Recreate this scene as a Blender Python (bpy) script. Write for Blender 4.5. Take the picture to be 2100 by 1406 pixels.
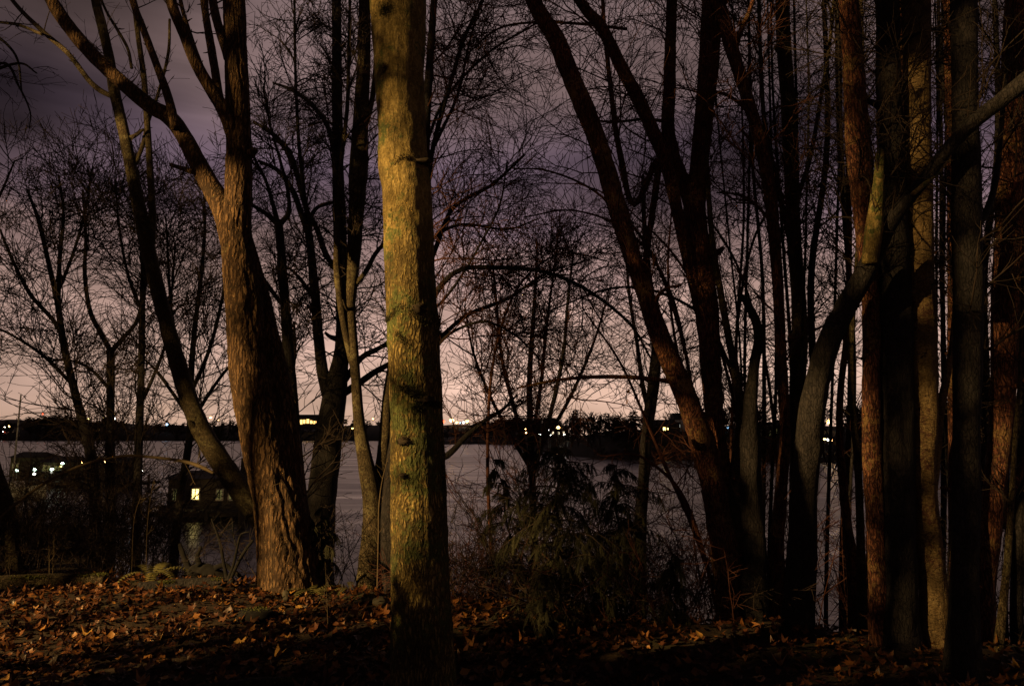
import bpy, math, random
import numpy as np
from mathutils import Vector

for o in list(bpy.data.objects):
    bpy.data.objects.remove(o, do_unlink=True)
scene = bpy.context.scene
COL = scene.collection
R = np.random.default_rng(11)
random.seed(5)

# ------------------------------------------------------------------ camera
F = 1400.0                      # focal length in photo pixels (2100 wide)
CX, CY = 1050.0, 703.0
PITCH = math.atan((893.0 - 703.0) / F)
EYE = np.array([0.0, 0.0, 1.6])
WATER_Z = -2.9
cam_d = bpy.data.cameras.new('camera')
cam_d.sensor_width = 36.0
cam_d.lens = 36.0 * F / 2100.0
cam_d.clip_start = 0.05
cam_d.clip_end = 6000.0
cam = bpy.data.objects.new('camera', cam_d)
COL.objects.link(cam)
cam.location = EYE
cam.rotation_euler = (math.pi / 2 + PITCH, 0, 0)
scene.camera = cam

# ------------------------------------------------------------------ view
scene.view_settings.view_transform = 'Standard'
scene.view_settings.look = 'None'
scene.view_settings.exposure = 0.0
scene.view_settings.gamma = 1.0
scene.view_settings.use_curve_mapping = False
scene.render.engine = 'CYCLES'
scene.cycles.use_denoising = True
scene.cycles.max_bounces = 4
scene.cycles.diffuse_bounces = 2
scene.cycles.glossy_bounces = 3
scene.cycles.caustics_reflective = False
scene.cycles.caustics_refractive = False


def lin(r, g, b):
    out = []
    for c in (r, g, b):
        c /= 255.0
        out.append(c / 12.92 if c <= 0.04045 else ((c + 0.055) / 1.055) ** 2.4)
    return (out[0], out[1], out[2], 1.0)


# ------------------------------------------------------------------ night sky: city glow under broken cloud
world = bpy.data.worlds.new('World')
scene.world = world
world.use_nodes = True
wt = world.node_tree
wt.nodes.clear()


def wn(kind, **kw):
    n = wt.nodes.new(kind)
    for k, v in kw.items():
        setattr(n, k, v)
    return n


def wmath(op, a, b=None, clamp=False):
    n = wn('ShaderNodeMath', operation=op, use_clamp=clamp)
    for i, v in enumerate((a, b)):
        if v is None:
            continue
        if isinstance(v, (int, float)):
            n.inputs[i].default_value = v
        else:
            wt.links.new(v, n.inputs[i])
    return n.outputs[0]


tc = wn('ShaderNodeTexCoord')
sep = wn('ShaderNodeSeparateXYZ')
wt.links.new(tc.outputs['Generated'], sep.inputs[0])
zpos = wmath('MAXIMUM', sep.outputs['Z'], 0.0)
# cloud layer: direction projected onto a flat deck overhead
den = wmath('ADD', zpos, 0.22)
cu = wmath('DIVIDE', sep.outputs['X'], den)
cv = wmath('DIVIDE', sep.outputs['Y'], den)
comb = wn('ShaderNodeCombineXYZ')
wt.links.new(cu, comb.inputs[0])
wt.links.new(cv, comb.inputs[1])
mp = wn('ShaderNodeMapping')
mp.inputs['Location'].default_value = (9.3, 8.7, 0)
mp.inputs['Scale'].default_value = (1.0, 1.5, 1.0)
wt.links.new(comb.outputs[0], mp.inputs[0])
nz = wn('ShaderNodeTexNoise')
nz.inputs['Scale'].default_value = 1.05
nz.inputs['Detail'].default_value = 2.2
nz.inputs['Roughness'].default_value = 0.5
nz.inputs['Distortion'].default_value = 0.35
wt.links.new(mp.outputs[0], nz.inputs['Vector'])
# elevation wobbled by the clouds so that the glow edge is uneven
wob = wmath('MULTIPLY', wmath('SUBTRACT', nz.outputs['Fac'], 0.5), 0.13)
elev = wmath('ADD', zpos, wob)
ramp = wn('ShaderNodeValToRGB')
cr = ramp.color_ramp
cr.interpolation = 'EASE'
stops = [(0.0, (232, 190, 164)), (0.08, (230, 190, 170)), (0.17, (216, 177, 163)), (0.25, (178, 145, 140)),
         (0.315, (116, 95, 104)), (0.38, (98, 81, 93)), (0.48, (124, 102, 101)), (0.60, (108, 90, 90)), (1.0, (54, 45, 48))]
while len(cr.elements) < len(stops):
    cr.elements.new(0.5)
for e, (p, c) in zip(cr.elements, stops):
    e.position = p
    e.color = lin(*c)
wt.links.new(elev, ramp.inputs[0])
# brightness: clouds and the town's glow ahead
cl = wn('ShaderNodeMapRange')
cl.inputs['From Min'].default_value = 0.32
cl.inputs['From Max'].default_value = 0.70
cl.inputs['To Min'].default_value = 0.16
cl.inputs['To Max'].default_value = 1.60
wt.links.new(nz.outputs['Fac'], cl.inputs[0])
vec = wn('ShaderNodeVectorMath', operation='NORMALIZE')
flat = wn('ShaderNodeCombineXYZ')
wt.links.new(sep.outputs['X'], flat.inputs[0])
wt.links.new(sep.outputs['Y'], flat.inputs[1])
wt.links.new(flat.outputs[0], vec.inputs[0])
dot = wn('ShaderNodeVectorMath', operation='DOT_PRODUCT')
wt.links.new(vec.outputs[0], dot.inputs[0])
dot.inputs[1].default_value = (math.sin(math.radians(5)), math.cos(math.radians(5)), 0)
glow = wn('ShaderNodeMapRange')
glow.inputs['From Min'].default_value = 0.55
glow.inputs['From Max'].default_value = 1.0
glow.inputs['To Min'].default_value = 0.30
glow.inputs['To Max'].default_value = 1.02
wt.links.new(dot.outputs['Value'], glow.inputs[0])
fade = wn('ShaderNodeMapRange', interpolation_type='SMOOTHSTEP')     # cloud relief is lost in the glow low down
fade.inputs['From Min'].default_value = 0.06
fade.inputs['From Max'].default_value = 0.36
fade.inputs['To Min'].default_value = 0.22
wt.links.new(zpos, fade.inputs[0])
clf = wmath('ADD', wmath('MULTIPLY', wmath('SUBTRACT', cl.outputs[0], 1.0), fade.outputs[0]), 1.0)
mp2 = wn('ShaderNodeMapping')
mp2.inputs['Scale'].default_value = (1.0, 1.0, 7.0)
wt.links.new(tc.outputs['Generated'], mp2.inputs[0])
nz2 = wn('ShaderNodeTexNoise')
nz2.inputs['Scale'].default_value = 3.2
nz2.inputs['Detail'].default_value = 3.0
nz2.inputs['Distortion'].default_value = 0.8
wt.links.new(mp2.outputs[0], nz2.inputs['Vector'])
stk = wn('ShaderNodeMapRange')
stk.inputs['From Min'].default_value = 0.3
stk.inputs['From Max'].default_value = 0.7
stk.inputs['To Min'].default_value = 0.74
stk.inputs['To Max'].default_value = 1.20
wt.links.new(nz2.outputs['Fac'], stk.inputs[0])
stren = wmath('MULTIPLY', wmath('MULTIPLY', clf, stk.outputs[0]), glow.outputs[0])
bg = wn('ShaderNodeBackground')
wt.links.new(ramp.outputs[0], bg.inputs['Color'])
wt.links.new(stren, bg.inputs['Strength'])
wo = wn('ShaderNodeOutputWorld')
wt.links.new(bg.outputs[0], wo.inputs[0])

LAMP_POS = np.array([-13.0, -3.2, 6.2])
LAMP_POWER = 29000.0


# ------------------------------------------------------------------ helpers
def ray(px, py):
    x = (px - CX) / F
    y = (CY - py) / F
    c, s = math.cos(PITCH), math.sin(PITCH)
    return np.array([x, c - y * s, s + y * c])


def at(px, py, Y):
    d = ray(px, py)
    return EYE + d * (Y / d[1])


def scale_at(px, py, Y):
    return Y / ray(px, py)[1] / F          # metres per photo pixel there


def project(p):
    q = p - EYE
    c, s = math.cos(PITCH), math.sin(PITCH)
    fw = q[..., 1] * c + q[..., 2] * s
    up = -q[..., 1] * s + q[..., 2] * c
    fw = np.where(fw < 0.1, 0.1, fw)
    return CX + F * q[..., 0] / fw, CY - F * up / fw


EDGE = ([-60, -20, -5.8, -2.4, -0.75, 1.5, 3.3, 6, 60], [12, 9.0, 7.9, 7.6, 6.9, 6.1, 5.5, 4.8, 4.0])


def vnoise(x, y, seed=0, period=None):
    """smooth 2-D value noise in -1..1"""
    g = np.random.default_rng(seed).uniform(-1, 1, (64, 64))
    xi = np.floor(x).astype(int)
    yi = np.floor(y).astype(int)
    fx, fy = x - xi, y - yi
    fx = fx * fx * (3 - 2 * fx)
    fy = fy * fy * (3 - 2 * fy)
    px = period or 64
    x0, x1 = (xi % px) % 64, ((xi + 1) % px) % 64
    y0, y1 = yi % 64, (yi + 1) % 64
    return (g[x0, y0] * (1 - fx) * (1 - fy) + g[x1, y0] * fx * (1 - fy) + g[x0, y1] * (1 - fx) * fy + g[x1, y1] * fx * fy)


def terrain(x, y):
    x = np.asarray(x, float)
    y = np.asarray(y, float)
    e = np.interp(x, *EDGE)
    d = np.maximum(y - e + 0.15 * vnoise(x * 1.3 + 9, y * 1.3, 4), 0)
    slope = np.interp(x / np.maximum(y, 3.0), [-0.60, -0.50], [0.11, 0.5])
    z = -slope * (np.sqrt(d * d + 0.16) - 0.4)
    near = np.exp(-((x / 14) ** 2 + ((y - 4) / 10) ** 2))
    z = z + near * (0.05 * vnoise(x * 0.9, y * 0.9, 1) + 0.03 * vnoise(x * 2.7, y * 2.7, 2) + 0.015 * vnoise(x * 7, y * 7, 3))
    return np.maximum(z, -8.0)


def link(o, parent=None):
    COL.objects.link(o)
    if parent is not None:
        o.parent = parent
    return o


def tag(o, label=None, cat=None, group=None, kind=None):
    if label:
        o['label'] = label
    if cat:
        o['category'] = cat
    if group:
        o['group'] = group
    if kind:
        o['kind'] = kind
    return o


def empty(name, loc):
    o = bpy.data.objects.new(name, None)
    o.location = loc
    o.empty_display_size = 0.2
    return link(o)


def mesh_np(name, verts, faces_by_k, mat=None, smooth=False, attr=None):
    """verts (n,3); faces_by_k: list of (m,k) index arrays"""
    me = bpy.data.meshes.new(name)
    verts = np.ascontiguousarray(verts, dtype=np.float32)
    me.vertices.add(len(verts))
    me.vertices.foreach_set('co', verts.ravel())
    faces_by_k = [np.asarray(f) for f in faces_by_k if len(f)]
    loops = np.concatenate([f.ravel() for f in faces_by_k]).astype(np.int32)
    tot = np.concatenate([np.full(len(f), f.shape[1]) for f in faces_by_k]).astype(np.int32)
    start = np.concatenate([[0], np.cumsum(tot)[:-1]]).astype(np.int32)
    me.loops.add(len(loops))
    me.loops.foreach_set('vertex_index', loops)
    me.polygons.add(len(tot))
    me.polygons.foreach_set('loop_start', start)
    me.polygons.foreach_set('loop_total', tot)
    if smooth:
        me.polygons.foreach_set('use_smooth', np.ones(len(tot), dtype=bool))
    if attr is not None:
        a = me.attributes.new('tint', 'FLOAT', 'FACE')
        a.data.foreach_set('value', np.asarray(attr, dtype=np.float32))
    me.update(calc_edges=True)
    me.validate()
    if mat:
        me.materials.append(mat)
    return me


def obj(name, me, parent=None):
    o = bpy.data.objects.new(name, me)
    link(o, parent)
    return o


# ------------------------------------------------------------------ materials
def new_mat(name):
    m = bpy.data.materials.new(name)
    m.use_nodes = True
    nt = m.node_tree
    nt.nodes.clear()
    out = nt.nodes.new('ShaderNodeOutputMaterial')
    b = nt.nodes.new('ShaderNodeBsdfPrincipled')
    b.inputs['Specular IOR Level'].default_value = 0.25
    nt.links.new(b.outputs[0], out.inputs[0])
    return m, nt, b


def nd(nt, kind, ins=None, **kw):
    n = nt.nodes.new(kind)
    for k, v in kw.items():
        setattr(n, k, v)
    for k, v in (ins or {}).items():
        if hasattr(v, 'node'):
            nt.links.new(v, n.inputs[k])
        else:
            n.inputs[k].default_value = v
    return n


def ramp_node(nt, fac, stops):
    r = nt.nodes.new('ShaderNodeValToRGB')
    while len(r.color_ramp.elements) < len(stops):
        r.color_ramp.elements.new(0.5)
    for e, (p, c) in zip(r.color_ramp.elements, stops):
        e.position = p
        e.color = (c[0], c[1], c[2], 1)
    nt.links.new(fac, r.inputs[0])
    return r.outputs[0]


def bark(name, dark, mid, light, lichen, scale=1.0, bump=0.5, lich=0.62, cell=(30, 9), crack=0.10, smooth_above=None, drift=0.6):
    """bark: long plates parted by cracks (colour grain and fine relief), lichen patches"""
    m, nt, b = new_mat(name)
    g = nd(nt, 'ShaderNodeTexCoord').outputs['Object']
    nw = nd(nt, 'ShaderNodeTexNoise', {'Vector': g, 'Scale': 9.0, 'Detail': 3.0})
    wv = nd(nt, 'ShaderNodeVectorMath', {0: nw.outputs['Color'], 1: (0.5, 0.5, 0.5)}, operation='SUBTRACT').outputs[0]
    wv = nd(nt, 'ShaderNodeVectorMath', {0: wv, 1: (0.07, 0.07, 0.05)}, operation='MULTIPLY').outputs[0]
    gw = nd(nt, 'ShaderNodeVectorMath', {0: g, 1: wv}, operation='ADD').outputs[0]
    mv = nd(nt, 'ShaderNodeMapping', {'Vector': gw, 'Scale': (cell[0], cell[0], cell[1])}).outputs[0]
    vo = nd(nt, 'ShaderNodeTexVoronoi', {'Vector': mv, 'Scale': 1.0}, feature='DISTANCE_TO_EDGE')
    mapv = nd(nt, 'ShaderNodeMapping', {'Vector': g, 'Scale': (14 * scale, 14 * scale, 4.6 * scale)}).outputs[0]
    n1 = nd(nt, 'ShaderNodeTexNoise', {'Vector': mapv, 'Scale': 2.2, 'Detail': 6.0, 'Roughness': 0.62, 'Distortion': 0.6})
    n2 = nd(nt, 'ShaderNodeTexNoise', {'Vector': g, 'Scale': 3.3, 'Detail': 3.0})
    n3 = nd(nt, 'ShaderNodeTexNoise', {'Vector': g, 'Scale': 22.0, 'Detail': 6.0, 'Roughness': 0.75})
    ck = nd(nt, 'ShaderNodeMapRange', {0: vo.outputs['Distance'], 'From Min': 0.0, 'From Max': crack * 2.2}, interpolation_type='SMOOTHSTEP').outputs[0]
    if smooth_above is not None:
        z = nd(nt, 'ShaderNodeSeparateXYZ', {0: g}).outputs['Z']
        zz = nd(nt, 'ShaderNodeMath', {0: z, 1: nd(nt, 'ShaderNodeMath', {0: n2.outputs['Fac'], 1: 1.6}, operation='MULTIPLY').outputs[0]}, operation='ADD').outputs[0]
        sm = nd(nt, 'ShaderNodeMapRange', {0: zz, 'From Min': smooth_above, 'From Max': smooth_above + 0.9, 'To Min': 0.0, 'To Max': 0.85}).outputs[0]
        ck = nd(nt, 'ShaderNodeMath', {0: ck, 1: sm}, operation='MAXIMUM').outputs[0]
    base = ramp_node(nt, n1.outputs['Fac'], [(0.28, tuple(0.6 * a_ + 0.4 * d_ for a_, d_ in zip(mid, dark))), (0.47, mid), (0.70, light)])
    fk = nd(nt, 'ShaderNodeMath', {0: ck, 1: n3.outputs['Fac']}, operation='MULTIPLY_ADD')
    fk.inputs[2].default_value = 0.18
    fk.use_clamp = True
    ckc = nd(nt, 'ShaderNodeMapRange', {0: fk.outputs[0], 'From Min': 0.15, 'From Max': 0.62}).outputs[0]
    base = nd(nt, 'ShaderNodeMixRGB', {0: ckc, 1: (*dark, 1), 2: base}).outputs[0]
    lf = nd(nt, 'ShaderNodeMath', {0: n2.outputs['Fac'], 1: n3.outputs['Fac']}, operation='MULTIPLY').outputs[0]
    lm = nd(nt, 'ShaderNodeMapRange', {0: lf, 'From Min': lich * 0.5, 'From Max': lich * 0.5 + 0.06}).outputs[0]
    mix = nd(nt, 'ShaderNodeMixRGB', {0: lm, 1: base, 2: (*lichen, 1)})
    n4 = nd(nt, 'ShaderNodeTexNoise', {'Vector': g, 'Scale': 2.6, 'Detail': 5.0, 'Roughness': 0.6})
    dr = nd(nt, 'ShaderNodeMapRange', {0: n4.outputs['Fac'], 'From Min': 0.32, 'From Max': 0.68, 'To Min': drift, 'To Max': 1.3}).outputs[0]
    gn = nd(nt, 'ShaderNodeTexNoise', {'Vector': g, 'Scale': 75.0, 'Detail': 4.0, 'Roughness': 0.7})
    gr = nd(nt, 'ShaderNodeMapRange', {0: gn.outputs['Fac'], 'From Min': 0.32, 'From Max': 0.68, 'To Min': 0.55, 'To Max': 1.45}).outputs[0]
    dr = nd(nt, 'ShaderNodeMath', {0: dr, 1: gr}, operation='MULTIPLY').outputs[0]
    fin = nd(nt, 'ShaderNodeVectorMath', {0: mix.outputs[0], 1: dr}, operation='MULTIPLY')
    nt.links.new(fin.outputs[0], b.inputs['Base Color'])
    b.inputs['Roughness'].default_value = 0.9
    bp0 = nd(nt, 'ShaderNodeBump', {'Height': ck, 'Strength': bump, 'Distance': 0.012})
    bp = nd(nt, 'ShaderNodeBump', {'Height': n1.outputs['Fac'], 'Strength': bump * 0.8, 'Distance': 0.02, 'Normal': bp0.outputs[0]})
    bp2 = nd(nt, 'ShaderNodeBump', {'Height': n3.outputs['Fac'], 'Strength': bump * 0.7, 'Distance': 0.008, 'Normal': bp.outputs[0]})
    nt.links.new(bp2.outputs[0], b.inputs['Normal'])
    return m


def plain(name, col, rough=0.85, vary=0.35, scale=6.0, emit=None, es=0.0, metallic=0.0):
    m, nt, b = new_mat(name)
    g = nd(nt, 'ShaderNodeTexCoord').outputs['Object']
    n = nd(nt, 'ShaderNodeTexNoise', {'Vector': g, 'Scale': scale, 'Detail': 4.0})
    lo = tuple(c * (1 - vary) for c in col)
    hi = tuple(min(1, c * (1 + vary)) for c in col)
    nt.links.new(ramp_node(nt, n.outputs['Fac'], [(0.3, lo), (0.7, hi)]), b.inputs['Base Color'])
    b.inputs['Roughness'].default_value = rough
    b.inputs['Metallic'].default_value = metallic
    if emit:
        b.inputs['Emission Color'].default_value = (*emit, 1)
        b.inputs['Emission Strength'].default_value = es
    return m


def glowmat(name, col, strength):
    m, nt, b = new_mat(name)
    b.inputs['Base Color'].default_value = (*[c * 0.5 for c in col], 1)
    b.inputs['Emission Color'].default_value = (*col, 1)
    b.inputs['Emission Strength'].default_value = strength
    m.cycles.emission_sampling = 'NONE'
    return m


M = {}
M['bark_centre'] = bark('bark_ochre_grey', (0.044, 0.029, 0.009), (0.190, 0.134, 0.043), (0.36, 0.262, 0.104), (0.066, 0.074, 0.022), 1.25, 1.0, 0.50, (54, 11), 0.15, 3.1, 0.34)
M['bark_left'] = bark('bark_furrowed_brown', (0.020, 0.010, 0.005), (0.105, 0.058, 0.029), (0.165, 0.098, 0.050), (0.115, 0.085, 0.040), 1.0, 1.0, 0.74, (26, 4.2), 0.14)
M['bark_grey'] = bark('bark_speckled_grey', (0.016, 0.011, 0.006), (0.052, 0.037, 0.020), (0.105, 0.080, 0.046), (0.11, 0.092, 0.050), 1.4, 0.9, 0.56, (60, 18), 0.06)
M['bark_smooth'] = bark('bark_smooth_ochre', (0.040, 0.020, 0.010), (0.13, 0.085, 0.038), (0.20, 0.14, 0.068), (0.060, 0.026, 0.018), 1.0, 1.0, 0.54, (16, 46), 0.012)
M['bark_red'] = bark('bark_reddish', (0.018, 0.005, 0.005), (0.105, 0.036, 0.024), (0.22, 0.098, 0.050), (0.17, 0.10, 0.042), 1.2, 1.0, 0.56, (48, 7), 0.10)
M['bark_dark'] = bark('bark_dark', (0.006, 0.005, 0.006), (0.018, 0.015, 0.016), (0.036, 0.029, 0.028), (0.040, 0.034, 0.026), 1.2, 0.6, 0.72, (50, 10), 0.06)  # slight purple-blue cast of shadow mixed into the bark colour
M['twig'] = plain('twig_brown', (0.024, 0.015, 0.012), 0.85, 0.4, 3.0)
M['twig_red'] = plain('twig_reddish', (0.060, 0.021, 0.015), 0.8, 0.4, 3.0)
M['twig_pale'] = plain('twig_pale', (0.085, 0.060, 0.034), 0.8, 0.3, 3.0)
M['moss'] = plain('moss_dark', (0.028, 0.026, 0.012), 1.0, 0.5, 25.0)
M['moss_green'] = plain('moss_green', (0.060, 0.062, 0.016), 1.0, 0.5, 25.0)
M['scar'] = plain('bark_scar', (0.026, 0.018, 0.012), 1.0, 0.6, 30.0)
M['wood_black'] = plain('near_black_wood', (0.007, 0.006, 0.006), 1.0, 0.5, 20.0)  # one even near-black for branch, roots and stump
M['stone'] = plain('stone_grey', (0.05, 0.043, 0.032), 0.9, 0.4, 14.0)
M['needle'] = plain('cedar_scale', (0.018, 0.017, 0.007), 0.8, 0.5, 5.0)
M['fern'] = plain('fern_frond', (0.075, 0.066, 0.020), 0.8, 0.4, 5.0)
M['far_wood'] = plain('far_wood', (0.034, 0.024, 0.018), 1.0, 0.5, 0.2)
M['far_soil'] = plain('far_soil', (0.020, 0.016, 0.012), 1.0, 0.4, 0.1)
M['timber'] = plain('weathered_timber', (0.050, 0.042, 0.034), 0.9, 0.4, 3.0)
M['boards'] = plain('painted_boards', (0.08, 0.085, 0.055), 0.8, 0.2, 2.0)
M['pale_boards'] = plain('pale_boards', (0.45, 0.43, 0.38), 0.8, 0.2, 1.0)
M['roofing'] = plain('roofing', (0.025, 0.023, 0.024), 0.9, 0.3, 2.0)
M['hull'] = plain('hull_paint', (0.40, 0.40, 0.38), 0.4, 0.1, 2.0)
M['metal'] = plain('galvanised_metal', (0.16, 0.16, 0.16), 0.5, 0.2, 4.0, metallic=0.6)
M['dark_glass'] = plain('dark_glass', (0.02, 0.02, 0.025), 0.1, 0.1, 2.0)

# fallen leaves
LEAF_STOPS = [(0.0, (0.022, 0.008, 0.004)), (0.35, (0.062, 0.021, 0.009)), (0.62, (0.130, 0.050, 0.014)), (0.85, (0.24, 0.112, 0.028)), (1.0, (0.40, 0.225, 0.058))]


def leaf_mat(name, use_obj):
    m, nt, b = new_mat(name)
    if use_obj:
        fac = nd(nt, 'ShaderNodeObjectInfo').outputs['Random']
        fac = nd(nt, 'ShaderNodeMath', {0: fac, 1: 0.9}, operation='POWER').outputs[0]
    else:
        fac = nd(nt, 'ShaderNodeAttribute', attribute_name='tint').outputs['Fac']
    colr = ramp_node(nt, fac, LEAF_STOPS)
    g = nd(nt, 'ShaderNodeTexCoord').outputs['Object']
    n = nd(nt, 'ShaderNodeTexNoise', {'Vector': g, 'Scale': 30.0, 'Detail': 3.0})
    mr = nd(nt, 'ShaderNodeMapRange', {0: n.outputs['Fac'], 'From Min': 0.3, 'From Max': 0.7, 'To Min': 0.6, 'To Max': 1.3}).outputs[0]
    v = nd(nt, 'ShaderNodeVectorMath', {0: colr, 1: mr}, operation='MULTIPLY')
    nt.links.new(v.outputs[0], b.inputs['Base Color'])
    b.inputs['Roughness'].default_value = 0.5
    b.inputs['Specular IOR Level'].default_value = 0.3
    return m


M['leaf_one'] = leaf_mat('fallen_leaf', True)
M['leaf_mass'] = leaf_mat('fallen_leaf_mass', False)

# soil
m, nt, b = new_mat('forest_soil')
g = nd(nt, 'ShaderNodeTexCoord').outputs['Object']
n1 = nd(nt, 'ShaderNodeTexNoise', {'Vector': g, 'Scale': 9.0, 'Detail': 8.0, 'Roughness': 0.7})
n2 = nd(nt, 'ShaderNodeTexNoise', {'Vector': g, 'Scale': 0.8, 'Detail': 2.0})
c1 = ramp_node(nt, n1.outputs['Fac'], [(0.3, (0.008, 0.005, 0.004)), (0.55, (0.026, 0.015, 0.009)), (0.75, (0.055, 0.030, 0.014))])
mm = nd(nt, 'ShaderNodeMapRange', {0: n2.outputs['Fac'], 'From Min': 0.56, 'From Max': 0.66}).outputs[0]
mx = nd(nt, 'ShaderNodeMixRGB', {0: mm, 1: c1, 2: (0.030, 0.029, 0.010, 1)})
nt.links.new(mx.outputs[0], b.inputs['Base Color'])
b.inputs['Roughness'].default_value = 0.95
nt.links.new(nd(nt, 'ShaderNodeBump', {'Height': n1.outputs['Fac'], 'Strength': 0.8, 'Distance': 0.04}).outputs[0], b.inputs['Normal'])
M['soil'] = m

# water, smoothed by the long exposure
m, nt, b = new_mat('lake_water')
g = nd(nt, 'ShaderNodeTexCoord').outputs['Object']
mpv = nd(nt, 'ShaderNodeMapping', {'Vector': g, 'Scale': (0.05, 0.30, 1.0)}).outputs[0]
n1 = nd(nt, 'ShaderNodeTexNoise', {'Vector': mpv, 'Scale': 1.0, 'Detail': 5.0, 'Roughness': 0.6})
rr = nd(nt, 'ShaderNodeMapRange', {0: n1.outputs['Fac'], 'From Min': 0.3, 'From Max': 0.7, 'To Min': 0.24, 'To Max': 0.42}).outputs[0]
n2 = nd(nt, 'ShaderNodeTexNoise', {'Vector': g, 'Scale': 1.6, 'Detail': 3.0})
b.inputs['Base Color'].default_value = (0.018, 0.015, 0.010, 1)
b.inputs['IOR'].default_value = 1.333
b.inputs['Specular IOR Level'].default_value = 0.22
b.inputs['Specular Tint'].default_value = (1.0, 0.92, 0.82, 1)
nt.links.new(rr, b.inputs['Roughness'])
nt.links.new(nd(nt, 'ShaderNodeBump', {'Height': n2.outputs['Fac'], 'Strength': 0.12, 'Distance': 0.15}).outputs[0], b.inputs['Normal'])
M['water'] = m


# ------------------------------------------------------------------ geometry tools
def resample(pts, rad, step=None, n=None):
    """Catmull-Rom through points, returned evenly spaced by arc length"""
    P = np.asarray(pts, float)
    r = np.asarray(rad, float)
    if len(P) == 2:
        P = np.vstack([P[0], (P[0] + P[1]) / 2, P[1]])
        r = np.array([r[0], (r[0] + r[1]) / 2, r[1]])
    Q = np.vstack([2 * P[0] - P[1], P, 2 * P[-1] - P[-2]])
    S = 14
    out, ro = [], []
    u = np.linspace(0, 1, S, endpoint=False)[:, None]
    for i in range(len(P) - 1):
        a, b_, c, d = Q[i], Q[i + 1], Q[i + 2], Q[i + 3]
        out.append(0.5 * ((2 * b_) + (-a + c) * u + (2 * a - 5 * b_ + 4 * c - d) * u ** 2 + (-a + 3 * b_ - 3 * c + d) * u ** 3))
        ro.append(r[i] + (r[i + 1] - r[i]) * u[:, 0])
    out.append(P[-1:])
    ro.append(r[-1:])
    X = np.vstack(out)
    rr_ = np.concatenate(ro)
    L = np.concatenate([[0], np.cumsum(np.linalg.norm(np.diff(X, axis=0), axis=1))])
    if n is None:
        n = max(4, int(L[-1] / step) + 1)
    t = np.linspace(0, L[-1], n)
    return np.column_stack([np.interp(t, L, X[:, k]) for k in range(3)]), np.interp(t, L, rr_), L[-1]


def frames(pts):
    """pts (m,n,3) -> tangents and two normals"""
    T = np.gradient(pts, axis=1)
    T /= np.linalg.norm(T, axis=2, keepdims=True) + 1e-9
    ref = np.where(np.abs(T[:, :1, 2:3]) > 0.9, np.array([1.0, 0, 0]), np.array([0, 0, 1.0]))
    U = np.cross(T, np.broadcast_to(ref, T.shape))
    U /= np.linalg.norm(U, axis=2, keepdims=True) + 1e-9
    V = np.cross(T, U)
    return T, U, V


class Tubes:
    def __init__(self):
        self.v, self.f, self.n = [], [], 0

    def add(self, pts, rad, k):
        pts = np.asarray(pts, float)
        rad = np.asarray(rad, float)
        if pts.ndim == 2:
            pts, rad = pts[None], rad[None]
        if len(pts) == 0:
            return
        m_, n_, _ = pts.shape
        T, U, V = frames(pts)
        a = np.arange(k) * 2 * np.pi / k
        ring = pts[:, :, None, :] + rad[:, :, None, None] * (U[:, :, None, :] * np.cos(a)[None, None, :, None] + V[:, :, None, :] * np.sin(a)[None, None, :, None])
        self.v.append(ring.reshape(-1, 3))
        base = self.n + np.arange(m_)[:, None, None] * (n_ * k)
        i = np.arange(n_ - 1)[None, :, None] * k
        j = np.arange(k)[None, None, :]
        j2 = (j + 1) % k
        q = np.stack([base + i + j, base + i + j2, base + i + k + j2, base + i + k + j], axis=-1)
        self.f.append(q.reshape(-1, 4))
        self.n += m_ * n_ * k

    def mesh(self, name, mat):
        if not self.v:
            return None
        return mesh_np(name, np.vstack(self.v), [np.vstack(self.f)], mat, smooth=True)


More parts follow.
